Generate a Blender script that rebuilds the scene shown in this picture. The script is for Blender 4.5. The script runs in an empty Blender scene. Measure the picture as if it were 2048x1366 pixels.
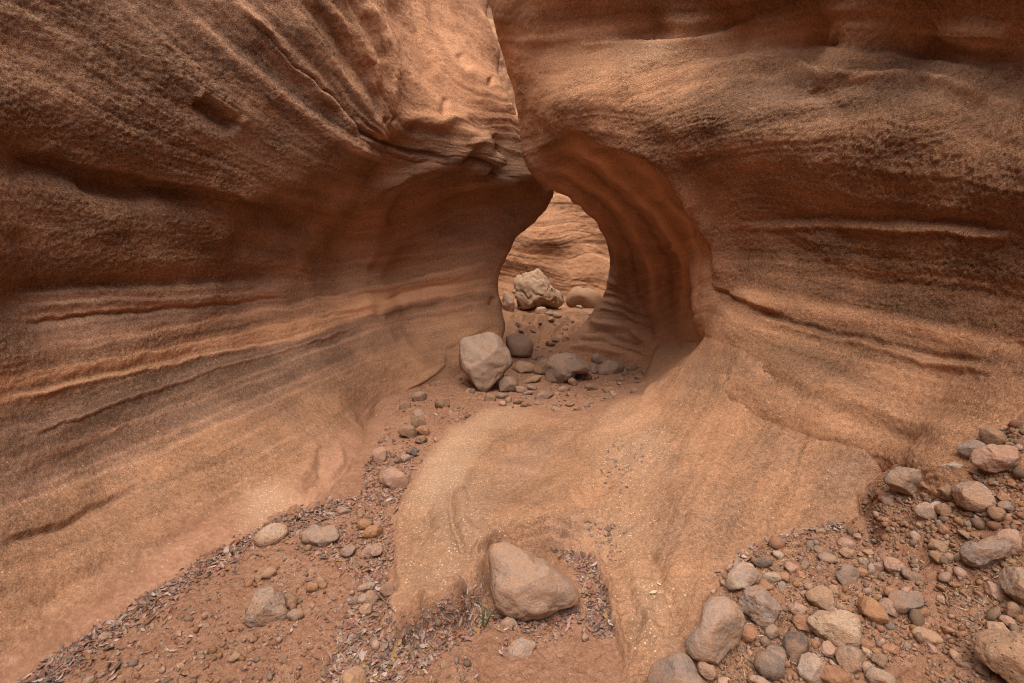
import bpy, bmesh, math, random
import numpy as np
from mathutils import Vector
from mathutils.bvhtree import BVHTree

scene = bpy.context.scene
R = math.radians
# ------------------------------------------------------------------ camera, sky, sun, exposure
CAM = np.array([0.0, 0.0, 1.55])
PITCH = R(8.0)
FPX = 1000.0                                   # focal length in pixels of the 2048 px wide photograph
cd = bpy.data.cameras.new('camera'); cam = bpy.data.objects.new('camera', cd)
scene.collection.objects.link(cam)
cam.location = CAM; cam.rotation_euler = (R(90) - PITCH, 0, 0)
cd.sensor_width = 36; cd.lens = 36 * FPX / 2048; cd.clip_end = 500; cd.clip_start = 0.05
scene.camera = cam

SUN_EL, SUN_ROT = R(67), R(188)
world = bpy.data.worlds.new('World'); scene.world = world; world.use_nodes = True
wn = world.node_tree; bg = wn.nodes['Background']
sky = wn.nodes.new('ShaderNodeTexSky'); sky.sky_type = 'NISHITA'; sky.sun_disc = False
sky.sun_elevation = SUN_EL; sky.sun_rotation = SUN_ROT; sky.dust_density = 3.0; sky.ozone_density = 0.6
wn.links.new(sky.outputs[0], bg.inputs[0]); bg.inputs[1].default_value = 0.09
sd = bpy.data.lights.new('sun', 'SUN'); sun = bpy.data.objects.new('sun', sd); scene.collection.objects.link(sun)
sd.energy = 1.5; sd.angle = R(70); sd.color = (1, 0.93, 0.84)
_sv = Vector((math.sin(SUN_ROT) * math.cos(SUN_EL), math.cos(SUN_ROT) * math.cos(SUN_EL), math.sin(SUN_EL)))
sun.rotation_euler = _sv.to_track_quat('Z', 'Y').to_euler()
vs = scene.view_settings
vs.view_transform = 'Standard'; vs.look = 'None'; vs.gamma = 1; vs.use_curve_mapping = False
vs.exposure = 1.80
scene.cycles.filter_width = 1.0; scene.cycles.max_bounces = 12; scene.cycles.diffuse_bounces = 10; scene.cycles.use_adaptive_sampling = False
scene.cycles.use_denoising = True; scene.cycles.denoising_prefilter = 'NONE'

# ------------------------------------------------------------------ photograph <-> place
CP, SP = math.cos(PITCH), math.sin(PITCH)
def P(px, py, d):                               # the place point seen at (px, py), d metres in front of the lens
    X = (px - 1024) / FPX; Y = (683 - py) / FPX
    return np.array([X * d, d * (CP + Y * SP), CAM[2] + d * (Y * CP - SP)])
def PZ(px, py, z):                              # ... at height z
    Y = (683 - py) / FPX
    return P(px, py, (z - CAM[2]) / (Y * CP - SP))
def proj(x, y, z):
    d = y * CP - (z - CAM[2]) * SP; v = y * SP + (z - CAM[2]) * CP
    dd = np.maximum(d, 0.35)
    return 1024 + FPX * x / dd, 683 - FPX * v / dd, d

# ------------------------------------------------------------------ numeric helpers
class TPS:                                      # thin-plate surface through scattered points
    def __init__(s, pts, vals, lam=1e-3, scale=(1, 1)):
        s.sc = np.array(scale, float); p = np.asarray(pts, float) * s.sc; s.p = p; n = len(p)
        K = s.k(((p[:, None] - p[None]) ** 2).sum(2)) + lam * np.eye(n)
        Q = np.hstack([np.ones((n, 1)), p]); A = np.zeros((n + 3, n + 3))
        A[:n, :n] = K; A[:n, n:] = Q; A[n:, :n] = Q.T
        s.w = np.linalg.solve(A, np.concatenate([np.asarray(vals, float), np.zeros(3)]))
    @staticmethod
    def k(r2): return 0.5 * r2 * np.log(r2 + 1e-12)
    def __call__(s, a, b):
        a = np.asarray(a, float) * s.sc[0]; b = np.asarray(b, float) * s.sc[1]; sh = a.shape
        a = a.ravel(); b = b.ravel(); out = s.w[-3] + s.w[-2] * a + s.w[-1] * b
        for i, (u, v) in enumerate(s.p): out += s.w[i] * s.k((a - u) ** 2 + (b - v) ** 2)
        return out.reshape(sh)

_rs = np.random.RandomState(7); _perm = _rs.permutation(256); _perm = np.concatenate([_perm, _perm, _perm])
_grad = _rs.normal(size=(256, 3)); _grad /= np.linalg.norm(_grad, axis=1)[:, None]
def noise(x, y, z):
    xi = np.floor(x).astype(np.int32); yi = np.floor(y).astype(np.int32); zi = np.floor(z).astype(np.int32)
    fx = x - xi; fy = y - yi; fz = z - zi
    u = fx * fx * fx * (fx * (fx * 6 - 15) + 10); v = fy * fy * fy * (fy * (fy * 6 - 15) + 10); w = fz * fz * fz * (fz * (fz * 6 - 15) + 10)
    def g(dx, dy, dz):
        h = _perm[_perm[_perm[(xi + dx) & 255] + ((yi + dy) & 255)] + ((zi + dz) & 255)]
        q = _grad[h]; return q[..., 0] * (fx - dx) + q[..., 1] * (fy - dy) + q[..., 2] * (fz - dz)
    def L(a, b, t): return a + (b - a) * t
    return 1.5 * L(L(L(g(0,0,0), g(1,0,0), u), L(g(0,1,0), g(1,1,0), u), v), L(L(g(0,0,1), g(1,0,1), u), L(g(0,1,1), g(1,1,1), u), v), w)
def fbm(x, y, z, oct=4, rough=0.5):
    s = 0; a = 1.0; f = 1.0
    for i in range(oct):
        s = s + a * noise(x * f + 13.7 * i, y * f + 5.1 * i, z * f - 7.3 * i); a *= rough; f *= 2.03
    return s
def sstep(a, b, x):
    t = np.clip((x - a) / (b - a), 0, 1); return t * t * (3 - 2 * t)
def polydist(px, py, pts, closed=False):        # distance to a polyline and the side (+ = right of travel / below for left-to-right)
    best = np.full(px.shape, 1e9); side = np.zeros(px.shape); tt = np.zeros(px.shape)
    n = len(pts) - (0 if closed else 1)
    for i in range(n):
        ax, ay = pts[i]; bx, by = pts[(i + 1) % len(pts)]
        dx, dy = bx - ax, by - ay; L2 = dx * dx + dy * dy + 1e-9
        t = np.clip(((px - ax) * dx + (py - ay) * dy) / L2, 0, 1)
        ex = px - ax - t * dx; ey = py - ay - t * dy; d = np.hypot(ex, ey)
        m = d < best; best[m] = d[m]; side[m] = np.sign(dx * ey - dy * ex)[m]; tt[m] = (i + t[m]) / max(n, 1)
    return best, side, tt
def inside(px, py, pts):
    r = np.zeros(px.shape, bool); j = len(pts) - 1
    for i in range(len(pts)):
        xi, yi = pts[i]; xj, yj = pts[j]
        c = ((yi > py) != (yj > py)) & (px < (xj - xi) * (py - yi) / (yj - yi + 1e-12) + xi); r ^= c; j = i
    return r
def sdist(px, py, pts):                         # positive inside the polygon
    d, _, _ = polydist(px, py, pts, True); return np.where(inside(px, py, pts), d, -d)
def ragged(px, py, amp=6, f=0.03, seed=0):
    return (px + amp * fbm(px * f, py * f, np.full(px.shape, 3.1 + seed), 3), py + amp * fbm(px * f + 40, py * f, np.full(px.shape, 8.2 + seed), 3))

def axis(segs):                                 # [(a, b, step), ...] -> sample positions
    out = []
    for a, b, st in segs: out += list(np.linspace(a, b, max(2, int(round((b - a) / st))), endpoint=False))
    out.append(segs[-1][1]); return np.array(out)
def geo(a, b, k): return list(a * np.exp(np.linspace(0, math.log(b / a), int(math.log(b / a) / k), endpoint=False)))

def grid_mesh(name, G, attrs, mat, flip=False):
    r, c, _ = G.shape; idx = np.arange(r * c).reshape(r, c)
    q = np.stack([idx[:-1, :-1], idx[:-1, 1:], idx[1:, 1:], idx[1:, :-1]], -1).reshape(-1, 4)
    if flip: q = q[:, ::-1]
    me = bpy.data.meshes.new(name); me.vertices.add(r * c); me.vertices.foreach_set('co', G.reshape(-1).astype(np.float32))
    me.loops.add(q.size); me.loops.foreach_set('vertex_index', q.ravel().astype(np.int32))
    me.polygons.add(len(q)); me.polygons.foreach_set('loop_start', np.arange(0, q.size, 4, dtype=np.int32))
    me.polygons.foreach_set('use_smooth', np.ones(len(q), bool))
    me.update(calc_edges=True)
    for k, v in attrs.items():
        a = me.attributes.new(k, 'FLOAT', 'POINT'); a.data.foreach_set('value', np.asarray(v, np.float32).ravel())
    me.materials.append(mat)
    o = bpy.data.objects.new(name, me); scene.collection.objects.link(o); o['kind'] = 'structure'
    return o
def normals(G):
    du = np.gradient(G, axis=0); dv = np.gradient(G, axis=1); n = np.cross(dv, du)
    return n / (np.linalg.norm(n, axis=2, keepdims=True) + 1e-12)

# ------------------------------------------------------------------ materials
def nodes_of(name):
    m = bpy.data.materials.new(name); m.use_nodes = True; nt = m.node_tree; b = nt.nodes['Principled BSDF']
    b.inputs['Roughness'].default_value = 0.92; b.inputs['Specular IOR Level'].default_value = 0.12
    return m, nt, b
def N(nt, t, **kw):
    n = nt.nodes.new(t)
    for k, v in kw.items():
        if k in n.bl_rna.properties: setattr(n, k, v)
        else: n.inputs[k.replace('_', ' ')].default_value = v
    return n
def mix(nt, f, a, b, mode='MIX'):
    n = nt.nodes.new('ShaderNodeMix'); n.data_type = 'RGBA'; n.blend_type = mode
    for i, v in ((0, f), (6, a), (7, b)):
        if isinstance(v, (int, float)): n.inputs[i].default_value = v
        elif isinstance(v, tuple): n.inputs[i].default_value = (*v, 1)
        else: nt.links.new(v, n.inputs[i])
    return n.outputs[2]
def mth(nt, op, a, b=None, c=None, clamp=False):
    n = nt.nodes.new('ShaderNodeMath'); n.operation = op; n.use_clamp = clamp
    for i, v in enumerate((a, b, c)):
        if v is None: continue
        if isinstance(v, (int, float)): n.inputs[i].default_value = v
        else: nt.links.new(v, n.inputs[i])
    return n.outputs[0]
def ramp(nt, f, stops):
    n = nt.nodes.new('ShaderNodeValToRGB'); e = n.color_ramp.elements
    while len(e) < len(stops): e.new(0.5)
    for q, (p, c) in zip(e, stops): q.position = p; q.color = (*c, 1) if isinstance(c, tuple) else (c, c, c, 1)
    nt.links.new(f, n.inputs[0]); return n.outputs[0]
def nz(nt, vec, scale, detail=4, rough=0.6, dist=0.0):
    n = N(nt, 'ShaderNodeTexNoise'); n.inputs['Scale'].default_value = scale; n.inputs['Detail'].default_value = detail
    n.inputs['Roughness'].default_value = rough; n.inputs['Distortion'].default_value = dist
    nt.links.new(vec, n.inputs['Vector']); return n.outputs['Fac']
def att(nt, name):
    n = nt.nodes.new('ShaderNodeAttribute'); n.attribute_name = name; return n.outputs['Fac']

def rock_material():
    m, nt, b = nodes_of('canyon_rock'); L = nt.links.new
    pos = nt.nodes.new('ShaderNodeTexCoord').outputs['Object']
    tone, pale, grain, dirt = att(nt, 'tone'), att(nt, 'pale'), att(nt, 'grain'), att(nt, 'dirt')
    n1 = nz(nt, pos, 6, 5, 0.65); n2 = nz(nt, pos, 45, 4, 0.7); n3 = nz(nt, pos, 160, 3, 0.7)
    t = mth(nt, 'ADD', tone, mth(nt, 'MULTIPLY', mth(nt, 'SUBTRACT', n1, 0.5), 0.30))
    t = mth(nt, 'ADD', t, mth(nt, 'MULTIPLY', mth(nt, 'SUBTRACT', n2, 0.5), 1.1))
    t = mth(nt, 'ADD', t, mth(nt, 'MULTIPLY', mth(nt, 'SUBTRACT', n3, 0.5), 1.7), clamp=True)
    col = ramp(nt, t, [(0.0, (.15, .079, .046)), (0.3, (.27, .137, .076)), (0.6, (.405, .204, .114)), (1.0, (.62, .320, .175))])
    dcol = ramp(nt, mth(nt, 'ADD', mth(nt, 'MULTIPLY', n2, .6), mth(nt, 'MULTIPLY', n1, .4)), [(0.3, (.22, .103, .058)), (0.5, (.325, .166, .096)), (0.72, (.45, .265, .175))])
    hue = att(nt, 'hue')
    def clast_shade(scale, lo, hi):                  # tuff fragments, random per cell; dark ones also paint tiny shadows of the grain
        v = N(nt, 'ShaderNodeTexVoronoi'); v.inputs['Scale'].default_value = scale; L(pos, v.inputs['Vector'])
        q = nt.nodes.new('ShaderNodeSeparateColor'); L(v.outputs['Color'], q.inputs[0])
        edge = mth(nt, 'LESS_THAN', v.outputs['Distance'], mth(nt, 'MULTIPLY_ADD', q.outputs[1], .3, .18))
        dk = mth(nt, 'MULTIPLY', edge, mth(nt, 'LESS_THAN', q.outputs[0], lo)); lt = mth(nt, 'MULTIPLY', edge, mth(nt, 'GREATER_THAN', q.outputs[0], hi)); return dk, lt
    d1, l1 = clast_shade(48, .16, .95); d2, l2 = clast_shade(110, .24, .90)
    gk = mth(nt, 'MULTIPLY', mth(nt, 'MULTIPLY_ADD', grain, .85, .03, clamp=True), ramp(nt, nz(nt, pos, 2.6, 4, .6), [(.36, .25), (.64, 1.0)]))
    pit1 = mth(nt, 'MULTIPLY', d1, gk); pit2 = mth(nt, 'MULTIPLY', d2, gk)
    t = mth(nt, 'SUBTRACT', t, mth(nt, 'ADD', mth(nt, 'MULTIPLY', pit1, .26), mth(nt, 'MULTIPLY', pit2, .24)))  # dark fragments and painted crevice shade, both put into the tone
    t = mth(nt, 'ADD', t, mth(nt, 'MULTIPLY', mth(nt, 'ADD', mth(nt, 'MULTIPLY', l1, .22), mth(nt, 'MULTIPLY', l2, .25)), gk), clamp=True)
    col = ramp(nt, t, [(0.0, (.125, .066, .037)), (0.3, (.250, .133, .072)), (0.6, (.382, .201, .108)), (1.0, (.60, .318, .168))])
    col = mix(nt, mth(nt, 'MULTIPLY', hue, 1.0, clamp=True), col, ramp(nt, t, [(0.0, (.135, .079, .050)), (0.35, (.235, .137, .092)), (0.65, (.35, .208, .140)), (1.0, (.50, .32, .215))]))
    col = mix(nt, mth(nt, 'MULTIPLY', hue, -1.0, clamp=True), col, ramp(nt, t, [(0.0, (.20, .092, .048)), (0.4, (.40, .192, .098)), (1.0, (.66, .355, .19))]))
    dn = nz(nt, pos, 11, 5, .7)
    dirt = mth(nt, 'MULTIPLY_ADD', mth(nt, 'SUBTRACT', dn, .5), mth(nt, 'MULTIPLY', mth(nt, 'MULTIPLY', dirt, mth(nt, 'SUBTRACT', 1.0, dirt)), 7.0), dirt, clamp=True)
    col = mix(nt, dirt, col, dcol)
    sp = N(nt, 'ShaderNodeTexVoronoi'); sp.inputs['Scale'].default_value = 75; L(pos, sp.inputs['Vector'])
    sc = nt.nodes.new('ShaderNodeSeparateColor'); L(sp.outputs['Color'], sc.inputs[0])
    near = mth(nt, 'LESS_THAN', sp.outputs['Distance'], mth(nt, 'MULTIPLY_ADD', sc.outputs[1], 0.28, 0.12))
    few = mth(nt, 'GREATER_THAN', mth(nt, 'MULTIPLY_ADD', mth(nt, 'SUBTRACT', n2, 0.5), 0.7, pale), sc.outputs[0])
    spk = mth(nt, 'MULTIPLY', near, few)
    col = mix(nt, mth(nt, 'MULTIPLY', pale, 0.45), col, (.47, .31, .19))
    col = mix(nt, mth(nt, 'MULTIPLY', spk, 0.8), col, (.60, .43, .29))
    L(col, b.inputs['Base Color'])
    # grain: coarse crumbly relief where 'grain' is high, smooth polish where low
    h1 = nz(nt, pos, 22, 6, 0.62, 0.3); h2 = nz(nt, pos, 75, 5, 0.7); h3 = nz(nt, pos, 260, 3, 0.7)
    h = mth(nt, 'ADD', mth(nt, 'MULTIPLY', h1, 0.030), mth(nt, 'ADD', mth(nt, 'MULTIPLY', h2, 0.021), mth(nt, 'MULTIPLY', h3, 0.007)))
    h = mth(nt, 'SUBTRACT', h, mth(nt, 'ADD', mth(nt, 'MULTIPLY', pit1, .008), mth(nt, 'MULTIPLY', pit2, .004)))
    h = mth(nt, 'ADD', mth(nt, 'MULTIPLY', h, mth(nt, 'MAXIMUM', grain, 0.08)), mth(nt, 'MULTIPLY', spk, 0.002))
    bp = nt.nodes.new('ShaderNodeBump'); bp.inputs['Strength'].default_value = 1.0; bp.inputs['Distance'].default_value = 1.0
    L(h, bp.inputs['Height']); L(bp.outputs[0], b.inputs['Normal'])
    return m
M_ROCK = rock_material()

# ------------------------------------------------------------------ the canyon walls
def strokes(px, py, ok, items):                 # sculpting along polylines: (points, width, amplitude, kind)
    out = np.zeros(px.shape)
    for pts, w, amp, kind in items:
        a = np.array(pts, float); pad = 3.2 * w
        m = ok & (px > a[:, 0].min() - pad) & (px < a[:, 0].max() + pad) & (py > a[:, 1].min() - pad) & (py < a[:, 1].max() + pad)
        if not m.any(): continue
        d, s, t = polydist(px[m], py[m], pts); end = np.minimum(1, np.minimum(t, 1 - t) / 0.18 + 0.0) if len(pts) > 1 else 1
        end = sstep(0, 1, end)
        if kind == 'g': v = np.exp(-(d / w) ** 2)
        elif kind == 'lo': v = np.where(s > 0, np.exp(-(d / w) ** 2), np.exp(-(d / (w * .22)) ** 2))    # sharp above, fading below
        elif kind == 'up': v = np.where(s < 0, np.exp(-(d / w) ** 2), np.exp(-(d / (w * .22)) ** 2))
        out[m] += amp * v * end
    return out
def blobs(px, py, items):                       # (cx, cy, rx, ry, angle, amount)
    out = np.zeros(px.shape)
    for cx, cy, rx, ry, an, am in items:
        c, s = math.cos(R(an)), math.sin(R(an)); u = ((px - cx) * c + (py - cy) * s) / rx; v = (-(px - cx) * s + (py - cy) * c) / ry
        out += am * np.exp(-(u * u + v * v) ** 1.5)
    return out
def bedfield(lines):
    pts, vals = [], []
    for v, ln in lines:
        for p in ln: pts.append((p[0] / 300, p[1] / 300)); vals.append(v)
    return TPS(pts, vals, 2e-3)

DZ = [PZ(*p) for p in [(60,1366,.02),(280,1220,.03),(500,1080,.03),(650,1000,.05),(740,900,.06),(830,800,.1),(900,740,.16),(970,790,.06),(1040,700,.16),(1060,640,.36),(1150,625,.45),(600,1200,0),(700,1100,.02),(900,1300,-.03),(1100,1300,-.04),(1080,1140,-.05),(880,1210,-.06),(1200,1250,-.02),(700,1366,0),
   (1160,790,.09),(1250,745,.14),(1150,735,.12)]] + [np.array(q) for q in [(-2,0,0),(1,0,0),(-2,-5,0),(2,-5,.2),(0,20,1.2),(-3,14,.9),(5,14,1.0),(3,9,.5),(-3,9,.5)]]
# where rock and dirt meet: (px, py, height of the dirt, step up to the rock)
EDGE = [(1040,808,.16,.02),(985,818,.13,.02),(905,850,.10,.03),(858,900,.08,.03),(832,950,.06,.03),(800,1015,.04,.03),(790,1060,.03,.02),(788,1130,.01,.03),(775,1230,-.01,.05),(830,1212,-.06,.13),(900,1166,-.07,.19),(955,1122,-.06,.20),(1100,1088,-.04,.11),(1180,1108,-.01,.03),
  (1215,1175,-.01,.02),(1232,1260,-.02,.015),(1262,1366,-.02,.015),(1110,838,.2,.03),(1180,826,.22,.05),(1240,800,.24,.05),(1300,765,.28,.05)]
EDGE_R = [(1345,1366,.02,.0),(1380,1290,.05,.0),(1402,1220,.08,0),(1450,1150,.13,0),(1505,1100,.17,0),(1600,1066,.24,0),(1700,1046,.30,0),(1735,985,.44,-.03),(1800,935,.54,-.02),(1880,900,.65,0),(1960,865,.81,0),(2048,840,.93,0)]
DZ += [PZ(a, b, c) for a, b, c, e in EDGE]
RZ = [PZ(a, b, c + e) for a, b, c, e in EDGE + EDGE_R] + [P(*p) for p in [(1430,690,4.5),(1370,720,4.9),(1600,850,3.2),(1500,760,3.75),(1750,880,2.75),(1400,1000,2.82),(1300,900,3.55),(1200,1000,3.12),(1200,900,3.8),(1100,950,3.5),(1020,880,4.3),
   (940,930,3.75),(950,1000,3.2),(870,1100,2.62),(900,1150,2.5),(1000,1050,2.85),(1100,1040,2.88),(1250,1100,2.72),(1300,1250,2.15),(1400,1120,2.45),(1550,1010,2.68),(1690,1000,2.6),(1600,950,2.8)]] + [np.array(q) for q in [(.3,0,.05),(1.4,0,.2),(2.2,0,.8),(0.8,-5,.1),(.5,7,.1),(2.2,5.5,.9),(1.9,7,.5)]]
GZ = [PZ(a, b, c) for a, b, c, e in EDGE_R] + [P(*p) for p in [(2048,1366,1.62),(1700,1366,1.76),(1700,1200,2.08),(1900,1150,2.02),(2048,1050,1.95),(1850,1050,2.22)]] + [np.array(q) for q in [(2.4,0,.6),(1,0,.05),(1.5,-4,.1)]]
def zfield(pts, lam=2e-3): a = np.array(pts); return TPS(a[:, :2], a[:, 2], lam)
zrock = zfield(RZ)
LEFT = [(60,1366,1.90),(280,1220,2.31),(500,1080,2.91),(620,1020,3.28),(700,960,3.75),(730,900,4.36),(800,810,5.85),(890,735,6.8),(1000,642,7.6),
 (0,1080,2.1),(0,890,2.3),(0,770,2.42),(0,640,2.5),(0,590,2.55),(0,520,2.44),(0,400,2.42),(0,310,2.47),(0,260,2.41),(0,100,2.42),(0,-50,2.44),
 (250,1000,2.75),(250,800,3.05),(250,720,3.15),(250,600,3.25),(250,560,3.23),(250,450,3.1),(250,370,3.12),(250,300,3.02),(250,100,2.98),(250,-50,2.97),
 (500,1000,3.15),(500,850,3.75),(500,700,4.3),(500,640,4.45),(500,560,4.5),(500,500,4.35),(500,430,4.2),(500,380,4.0),(500,300,3.83),(500,150,3.66),(500,-30,3.6),
 (700,820,4.9),(700,720,5.4),(700,640,5.72),(700,560,5.9),(700,480,5.85),(700,430,5.6),(700,390,5.1),(600,430,4.75),(600,500,4.92),(600,560,5.08),(600,385,4.45),(775,480,6.5),(775,430,6.25),(775,560,6.5),(775,640,6.3),(775,385,5.75),(700,330,4.7),(700,200,4.5),(700,0,4.3),
 (850,740,6.4),(850,680,6.9),(850,600,7.1),(850,500,7.1),(850,420,6.9),(850,360,6.35),(850,325,5.8),(850,280,5.6),(850,150,5.8),(850,0,6.2),
 (950,690,7.2),(950,600,7.5),(950,500,7.5),(950,400,7.3),(950,345,6.7),(950,318,6.15),(900,322,5.85),(1000,338,6.4),(1045,348,6.75),(1048,300,6.95),(1000,372,6.95),(1040,395,7.45),(985,200,6.6),(1040,270,7.1),(950,250,6.2),(950,100,6.9),(950,0,7.5),
 (1074,392,7.5),(1062,440,7.75),(1030,478,7.85),(1010,520,7.9),(1004,600,7.8),(1056,340,6.8),(1030,230,7.3),(1000,100,7.9),(966,0,8.6)]
LEFT_W = [(-1.6,8.6,.3),(-1.5,8.8,1.3),(-1.2,8.7,2.0),(-1.2,8.9,2.8),(-1.3,9.2,3.8),(-1.3,9.6,5),(-2.6,11.5,.5),(-2.6,11.5,3),(-2.8,11.5,6),(-4.5,14,1),(-4.5,14,5),
 (-2.1,0,0),(-2.35,0,.8),(-2.55,0,1.4),(-2.4,0,2.2),(-2.6,0,3),(-2.2,-4,0),(-2.4,-4,1.5),(-2.3,-4,3),(-3,-4,6),(-3.0,-4,8.5),(-2.85,2,4),(-3.5,2,5.5),(-4.6,2,8.5),
 (-2.1,4,5),(-2.8,4,6.5),(-3.8,4,8.5),(-1.5,6.5,6.5),(-2.2,6.5,8.5),(-.9,8.6,7.2),(-1.6,8.6,8.6),(-3,11.5,8.5),(-1.3,5.5,-.3),(-1.2,3,-.4),(-1.5,1.6,-.3)]
RIGHT = [(2048,860,2.1),(2048,740,2.25),(2048,600,2.3),(2048,470,2.25),(2048,350,2.15),(2048,240,2.2),(2048,160,2.35),(2048,60,2.3),(2048,-60,2.1),
 (1850,900,2.36),(1850,850,2.52),(1850,780,2.66),(1850,650,2.8),(1850,480,2.75),(1850,350,2.6),(1850,220,2.55),(1850,160,2.7),(1850,100,2.82),(1850,0,2.6),
 (1550,790,3.4),(1650,820,3.0),(1650,765,3.22),(1650,690,3.42),(1650,560,3.5),(1650,450,3.4),(1650,300,3.1),(1650,150,3.05),(1650,105,3.28),(1650,70,3.42),(1650,0,3.1),
 (1490,750,3.72),(1450,695,4.08),(1445,640,4.3),(1450,560,4.4),(1450,450,4.2),(1450,330,3.8),(1450,200,3.6),(1450,140,3.8),(1450,100,4.0),(1450,40,4.0),(1450,0,3.8),(1450,-60,3.5),
 (1390,620,5.0),(1395,530,4.8),(1360,600,6.3),(1300,650,7.0),(1310,710,6.9),(1250,650,7.6),(1216,560,8.0),(1218,500,7.9),(1180,640,8.1),(1120,705,8.1),(1200,700,7.7),
 (1330,500,6.15),(1300,560,6.95),(1280,450,5.9),(1250,520,7.0),(1310,400,5.15),(1310,330,4.4),(1300,290,4.3),(1300,200,4.2),(1300,120,4.3),(1300,60,4.55),(1300,0,4.3),
 (1200,310,5.0),(1200,380,5.8),(1208,455,7.2),(1150,400,6.6),(1150,330,5.5),(1150,265,4.9),(1150,150,4.8),(1150,0,4.6),
 (1075,358,6.3),(1070,320,6.0),(1066,290,5.9),(1050,240,5.8),(1042,200,5.7),(1002,100,5.6),(974,0,5.6),(968,-60,5.6),(1090,200,5.2),(1060,90,5.15)]
RIGHT_W = [(2.6,9.5,.3),(2.6,9.5,2),(2.2,9,2.4),(1.5,8.2,2.7),(1.3,7.8,3.2),(.9,7.5,3.8),(1.0,7.4,4.6),(2.4,9.5,3.5),(2.4,9.5,6),(5.5,13,1),(5.5,13,5),(1.2,7.4,6),
 (2.2,0,.9),(2.35,0,1.4),(2.2,0,2.1),(2.35,0,3),(2.1,-4,.5),(2.3,-4,2),(2.2,-4,3.5),(2.8,-4,6),(3,-4,8.5),(2.45,1.8,3.6),(3.2,2,5.5),(4.4,2,8.5),(1.7,4,4.4),(2.6,4,6.5),(3.6,4,8.5),
 (.2,5.6,5.6),(.9,5.8,7),(1.6,6,8.5),(3,9.5,8.5),(1.4,7.6,-.2),(1.9,6.2,-.2),(2.2,4.5,.2),(2.3,3,.2),(1.0,8.2,-.1)]
L_BED = [(0,[(0,1080),(150,1030),(400,930),(600,830),(800,720)]),(1,[(0,890),(200,820),(400,750),(600,690),(760,640),(1000,600)]),(1.35,[(0,802),(300,735),(600,668),(800,610),(1000,570)]),
 (1.6,[(0,770),(300,712),(600,648),(770,600),(1000,552)]),(2.2,[(0,640),(300,612),(600,585),(900,530),(1000,510)]),(2.5,[(0,575),(200,570),(400,560),(620,558),(900,505)]),
 (4,[(0,290),(100,310),(200,350),(420,385),(600,430),(800,440),(1050,440)]),(5,[(0,100),(200,200),(380,290),(600,380),(800,400),(1050,375)]),(6.5,[(250,0),(420,150),(600,290),(720,345),(850,340),(950,335)]),
 (8,[(480,0),(560,80),(640,160),(700,235),(760,280),(860,310),(940,320),(1050,340)]),(9.5,[(620,0),(700,120),(745,200),(800,270),(1030,300)]),(11,[(760,0),(800,120),(860,190),(1020,240)]),(12.5,[(880,0),(920,100),(1000,150)])]
R_BED = [(0,[(1420,650),(1520,740),(1700,830),(1900,900),(2048,950)]),(1,[(1430,585),(1550,630),(1700,672),(2048,742),(1300,640),(1200,650)]),(1.4,[(1450,570),(1500,600),(1750,640),(2048,700)]),
 (2.5,[(1420,510),(1700,530),(2048,570),(1280,600)]),(3.4,[(1420,458),(1700,445),(1900,455),(2048,475),(1300,550),(1220,560)]),(5,[(1320,330),(1500,300),(1700,290),(1900,320),(2048,350),(1250,420)]),
 (6.4,[(1280,250),(1440,200),(1600,170),(1750,160),(1850,170),(1950,205),(2048,240)]),(7.2,[(1240,170),(1400,125),(1500,100),(1600,92),(1750,100),(1900,140),(2048,165)]),(8.2,[(1000,100),(1200,80),(1500,50),(2048,60)]),(9,[(1000,20),(1500,0),(2048,0)]),
 (6.0,[(1060,300),(1150,265)]),(4.6,[(1080,360),(1180,330),(1280,380),(1400,480)])]

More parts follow.
